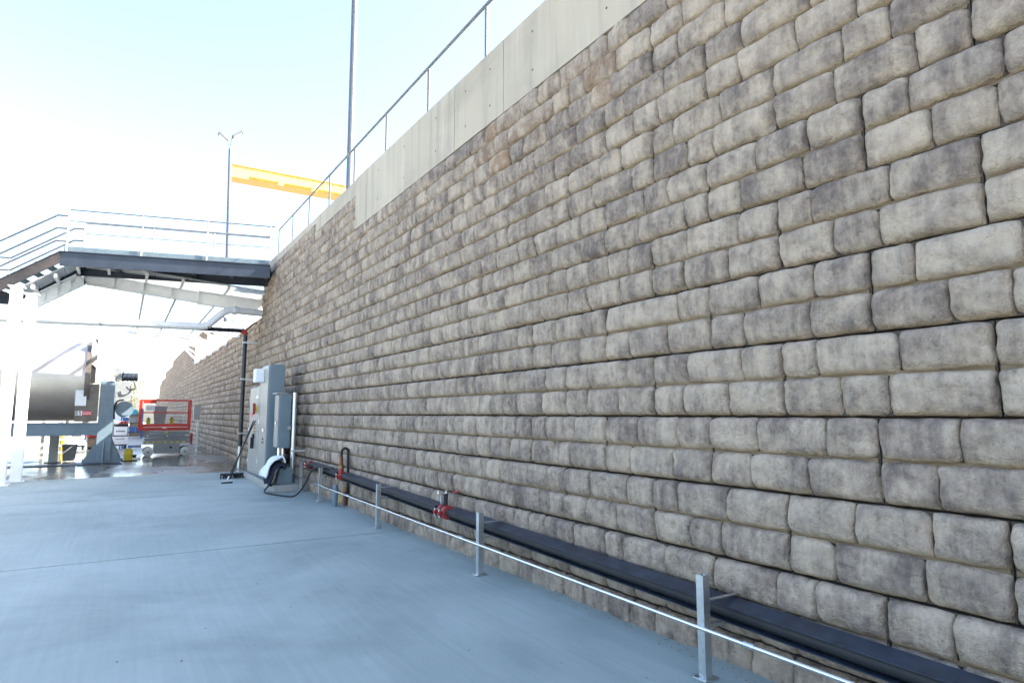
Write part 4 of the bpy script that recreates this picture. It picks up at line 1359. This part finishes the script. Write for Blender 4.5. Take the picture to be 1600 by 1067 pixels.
# ------------------------------------------------------------------ things above the wall
lp = thing('tall_pole', 'tall grey steel pole standing behind the parapet railing', 'pole', (1.42, 16, 5.8))
MB().tube([(1.42, 16, 5.81), (1.42, 16, 21)], 0.09, 12, radii=[0.085, 0.09]).build('shaft', 'pole_grey', lp)
MB().box(1.2, 1.64, 15.78, 16.22, 5.802, 5.84).build('base_plate', 'galvanised', lp)
fl = thing('floodlight_pole', 'slim grey pole carrying two tilted floodlights', 'light pole', (1.6, 40, 5.8))
MB().tube([(1.58, 40, 5.81), (1.26, 40, 17.5)], 0.13, 12, radii=[0.17, 0.09]).build('shaft', 'pole_grey', fl, smooth=True)
MB().box(1.2, 1.96, 39.65, 40.35, 5.802, 5.85).build('base_plate', 'galvanised', fl)
for (a, b, tip) in (((1.26, 40, 17.5), (1.12, 40, 17.95), (-1)), ((1.26, 40, 17.5), (1.36, 40, 18.3), (1))):
    arm = MB().tube(smooth_path([a, ((a[0] + b[0]) / 2, 40, (a[2] + b[2]) / 2 + 0.05), b], 4), 0.035, 8).build('arm', 'pole_grey', fl, smooth=True)
    dx = 0.55 * tip
    c0, c1 = Vector(b), Vector((b[0] + dx, 40, b[2] + 0.45 if tip > 0 else b[2] + 0.42))
    hd = MB().bar(c0, c1, 0.42, 0.16, (0, 0, 1)).build('lamp_head', 'rail_paint', fl, bevel=0.03)
    nn = Vector((0, 0, -1))
    MB().bar(c0 + nn * 0.105 + (c1 - c0) * 0.1, c1 + nn * 0.105 - (c1 - c0) * 0.1, 0.36, 0.02, (0, 0, 1)).build('lens', 'sign_white', hd)
cr = thing('overhead_crane', 'yellow overhead crane girder high beyond the wall', 'crane', (12, 45, 5.8))
MB().box(1.95, 12.6, 44.5, 44.55, 17.45, 18.25).build('girder_web', 'crane_yellow', cr)
MB().box(1.95, 12.6, 45.45, 45.50, 17.45, 18.25).build('girder_web', 'crane_yellow', cr)
MB().box(1.95, 12.6, 44.4, 45.6, 18.252, 18.30).build('girder_flange', 'crane_yellow', cr)
MB().box(1.95, 12.6, 44.4, 45.6, 17.40, 17.448).build('girder_flange', 'crane_yellow', cr)
MB().box(2.0, 2.04, 44.552, 45.448, 17.45, 18.25).build('end_plate', 'crane_yellow', cr)
for k in range(3):
    x = 3.0 + 2.3 * k
    MB().box(x, x + 1.9, 43.9, 44.38, 17.40, 17.44).build('walkway_panel', 'bright_yellow', cr)
for k in range(6):
    x = 7.0 + 0.7 * k
    MB().bar((x, 44.46, 17.5), (x + 0.5, 44.46, 18.2), 0.05, 0.05).build('diagonal', 'crane_yellow', cr)
MB().box(12.2, 13.0, 44.4, 45.6, 5.81, 17.39).build('crane_leg', 'crane_yellow', cr)

# ------------------------------------------------------------------ far trees, bare and hazy
for k, (x, y, h) in enumerate(((-4.2, 118, 8.0), (-9.0, 135, 9.0), (-2.0, 140, 7.5))):
    lb = ['thin pale tree far beyond the yard above the red lift', 'taller pale tree far behind the drum', 'small pale tree at the far end of the wall'][k]
    tr = thing('far_tree', lb, 'tree', (x, y, 0), 'trees beyond the yard')
    rt = random.Random(k + 20)
    m = MB().tube([(x, y, -0.05), (x + 0.1, y, h * 0.45), (x, y, h * 0.8)], 0.2, 8, radii=[0.2, 0.13, 0.04])
    lf = MB()
    for i in range(26):
        z = h * rt.uniform(0.3, 0.85)
        an = rt.uniform(0, 6.28)
        ln = rt.uniform(0.8, 2.2)
        e = Vector((x + math.cos(an) * ln, y + math.sin(an) * ln, z + ln * 0.7))
        m.tube([(x, y, z), tuple(e)], 0.04, 5, radii=[0.05, 0.012])
        for j in range(26):
            c_ = e + Vector((rt.gauss(0, 0.5), rt.gauss(0, 0.5), rt.gauss(0, 0.45)))
            a_, b_ = Vector((rt.gauss(0, 1), rt.gauss(0, 1), rt.gauss(0, 1))).normalized() * 0.13, Vector((rt.gauss(0, 1), rt.gauss(0, 1), rt.gauss(0, 1))).normalized() * 0.10
            lf.add([c_ - a_, c_ + b_, c_ + a_, c_ - b_], [(0, 1, 2, 3)])
    m.build('trunk', 'bark', tr, smooth=True)
    lf.build('crown', 'leaf', tr)

# ------------------------------------------------------------------ litter on the slab
dm = MB()
rd = random.Random(9)
spots = [(-2.95, 4.7), (-2.75, 5.3), (-2.5, 4.75), (-1.85, 4.5), (-2.1, 5.5), (-1.3, 3.9), (-0.6, 2.95), (-0.9, 3.4), (-3.3, 4.9), (-2.2, 6.4)] + [(rd.uniform(-3.8, -0.3), rd.uniform(3, 13)) for _ in range(6)] + [(rd.uniform(-0.14, -0.02), rd.uniform(2, 13)) for _ in range(700)]
for i, (x, y) in enumerate(spots):
    s = rd.uniform(0.004, 0.010) if i < 10 else rd.uniform(0.002, 0.007)
    n_ = 6
    base = [(x + s * math.cos(6.28 * k / n_) * rd.uniform(0.5, 1.1), y + s * 1.3 * math.sin(6.28 * k / n_) * rd.uniform(0.5, 1.1), 0.002) for k in range(n_)]
    top = [(x + (p[0] - x) * 0.7, y + (p[1] - y) * 0.7, 0.003 + s * rd.uniform(0.2, 0.45)) for p in base]
    dm.add(base + top, [tuple(range(n_, 2 * n_))] + [(k, (k + 1) % n_, n_ + (k + 1) % n_, n_ + k) for k in range(n_)])
o = dm.build('debris', 'dry_leaf')
tag(o, 'small leaf crumbs and grit scattered on the concrete floor', 'debris', kind='stuff')
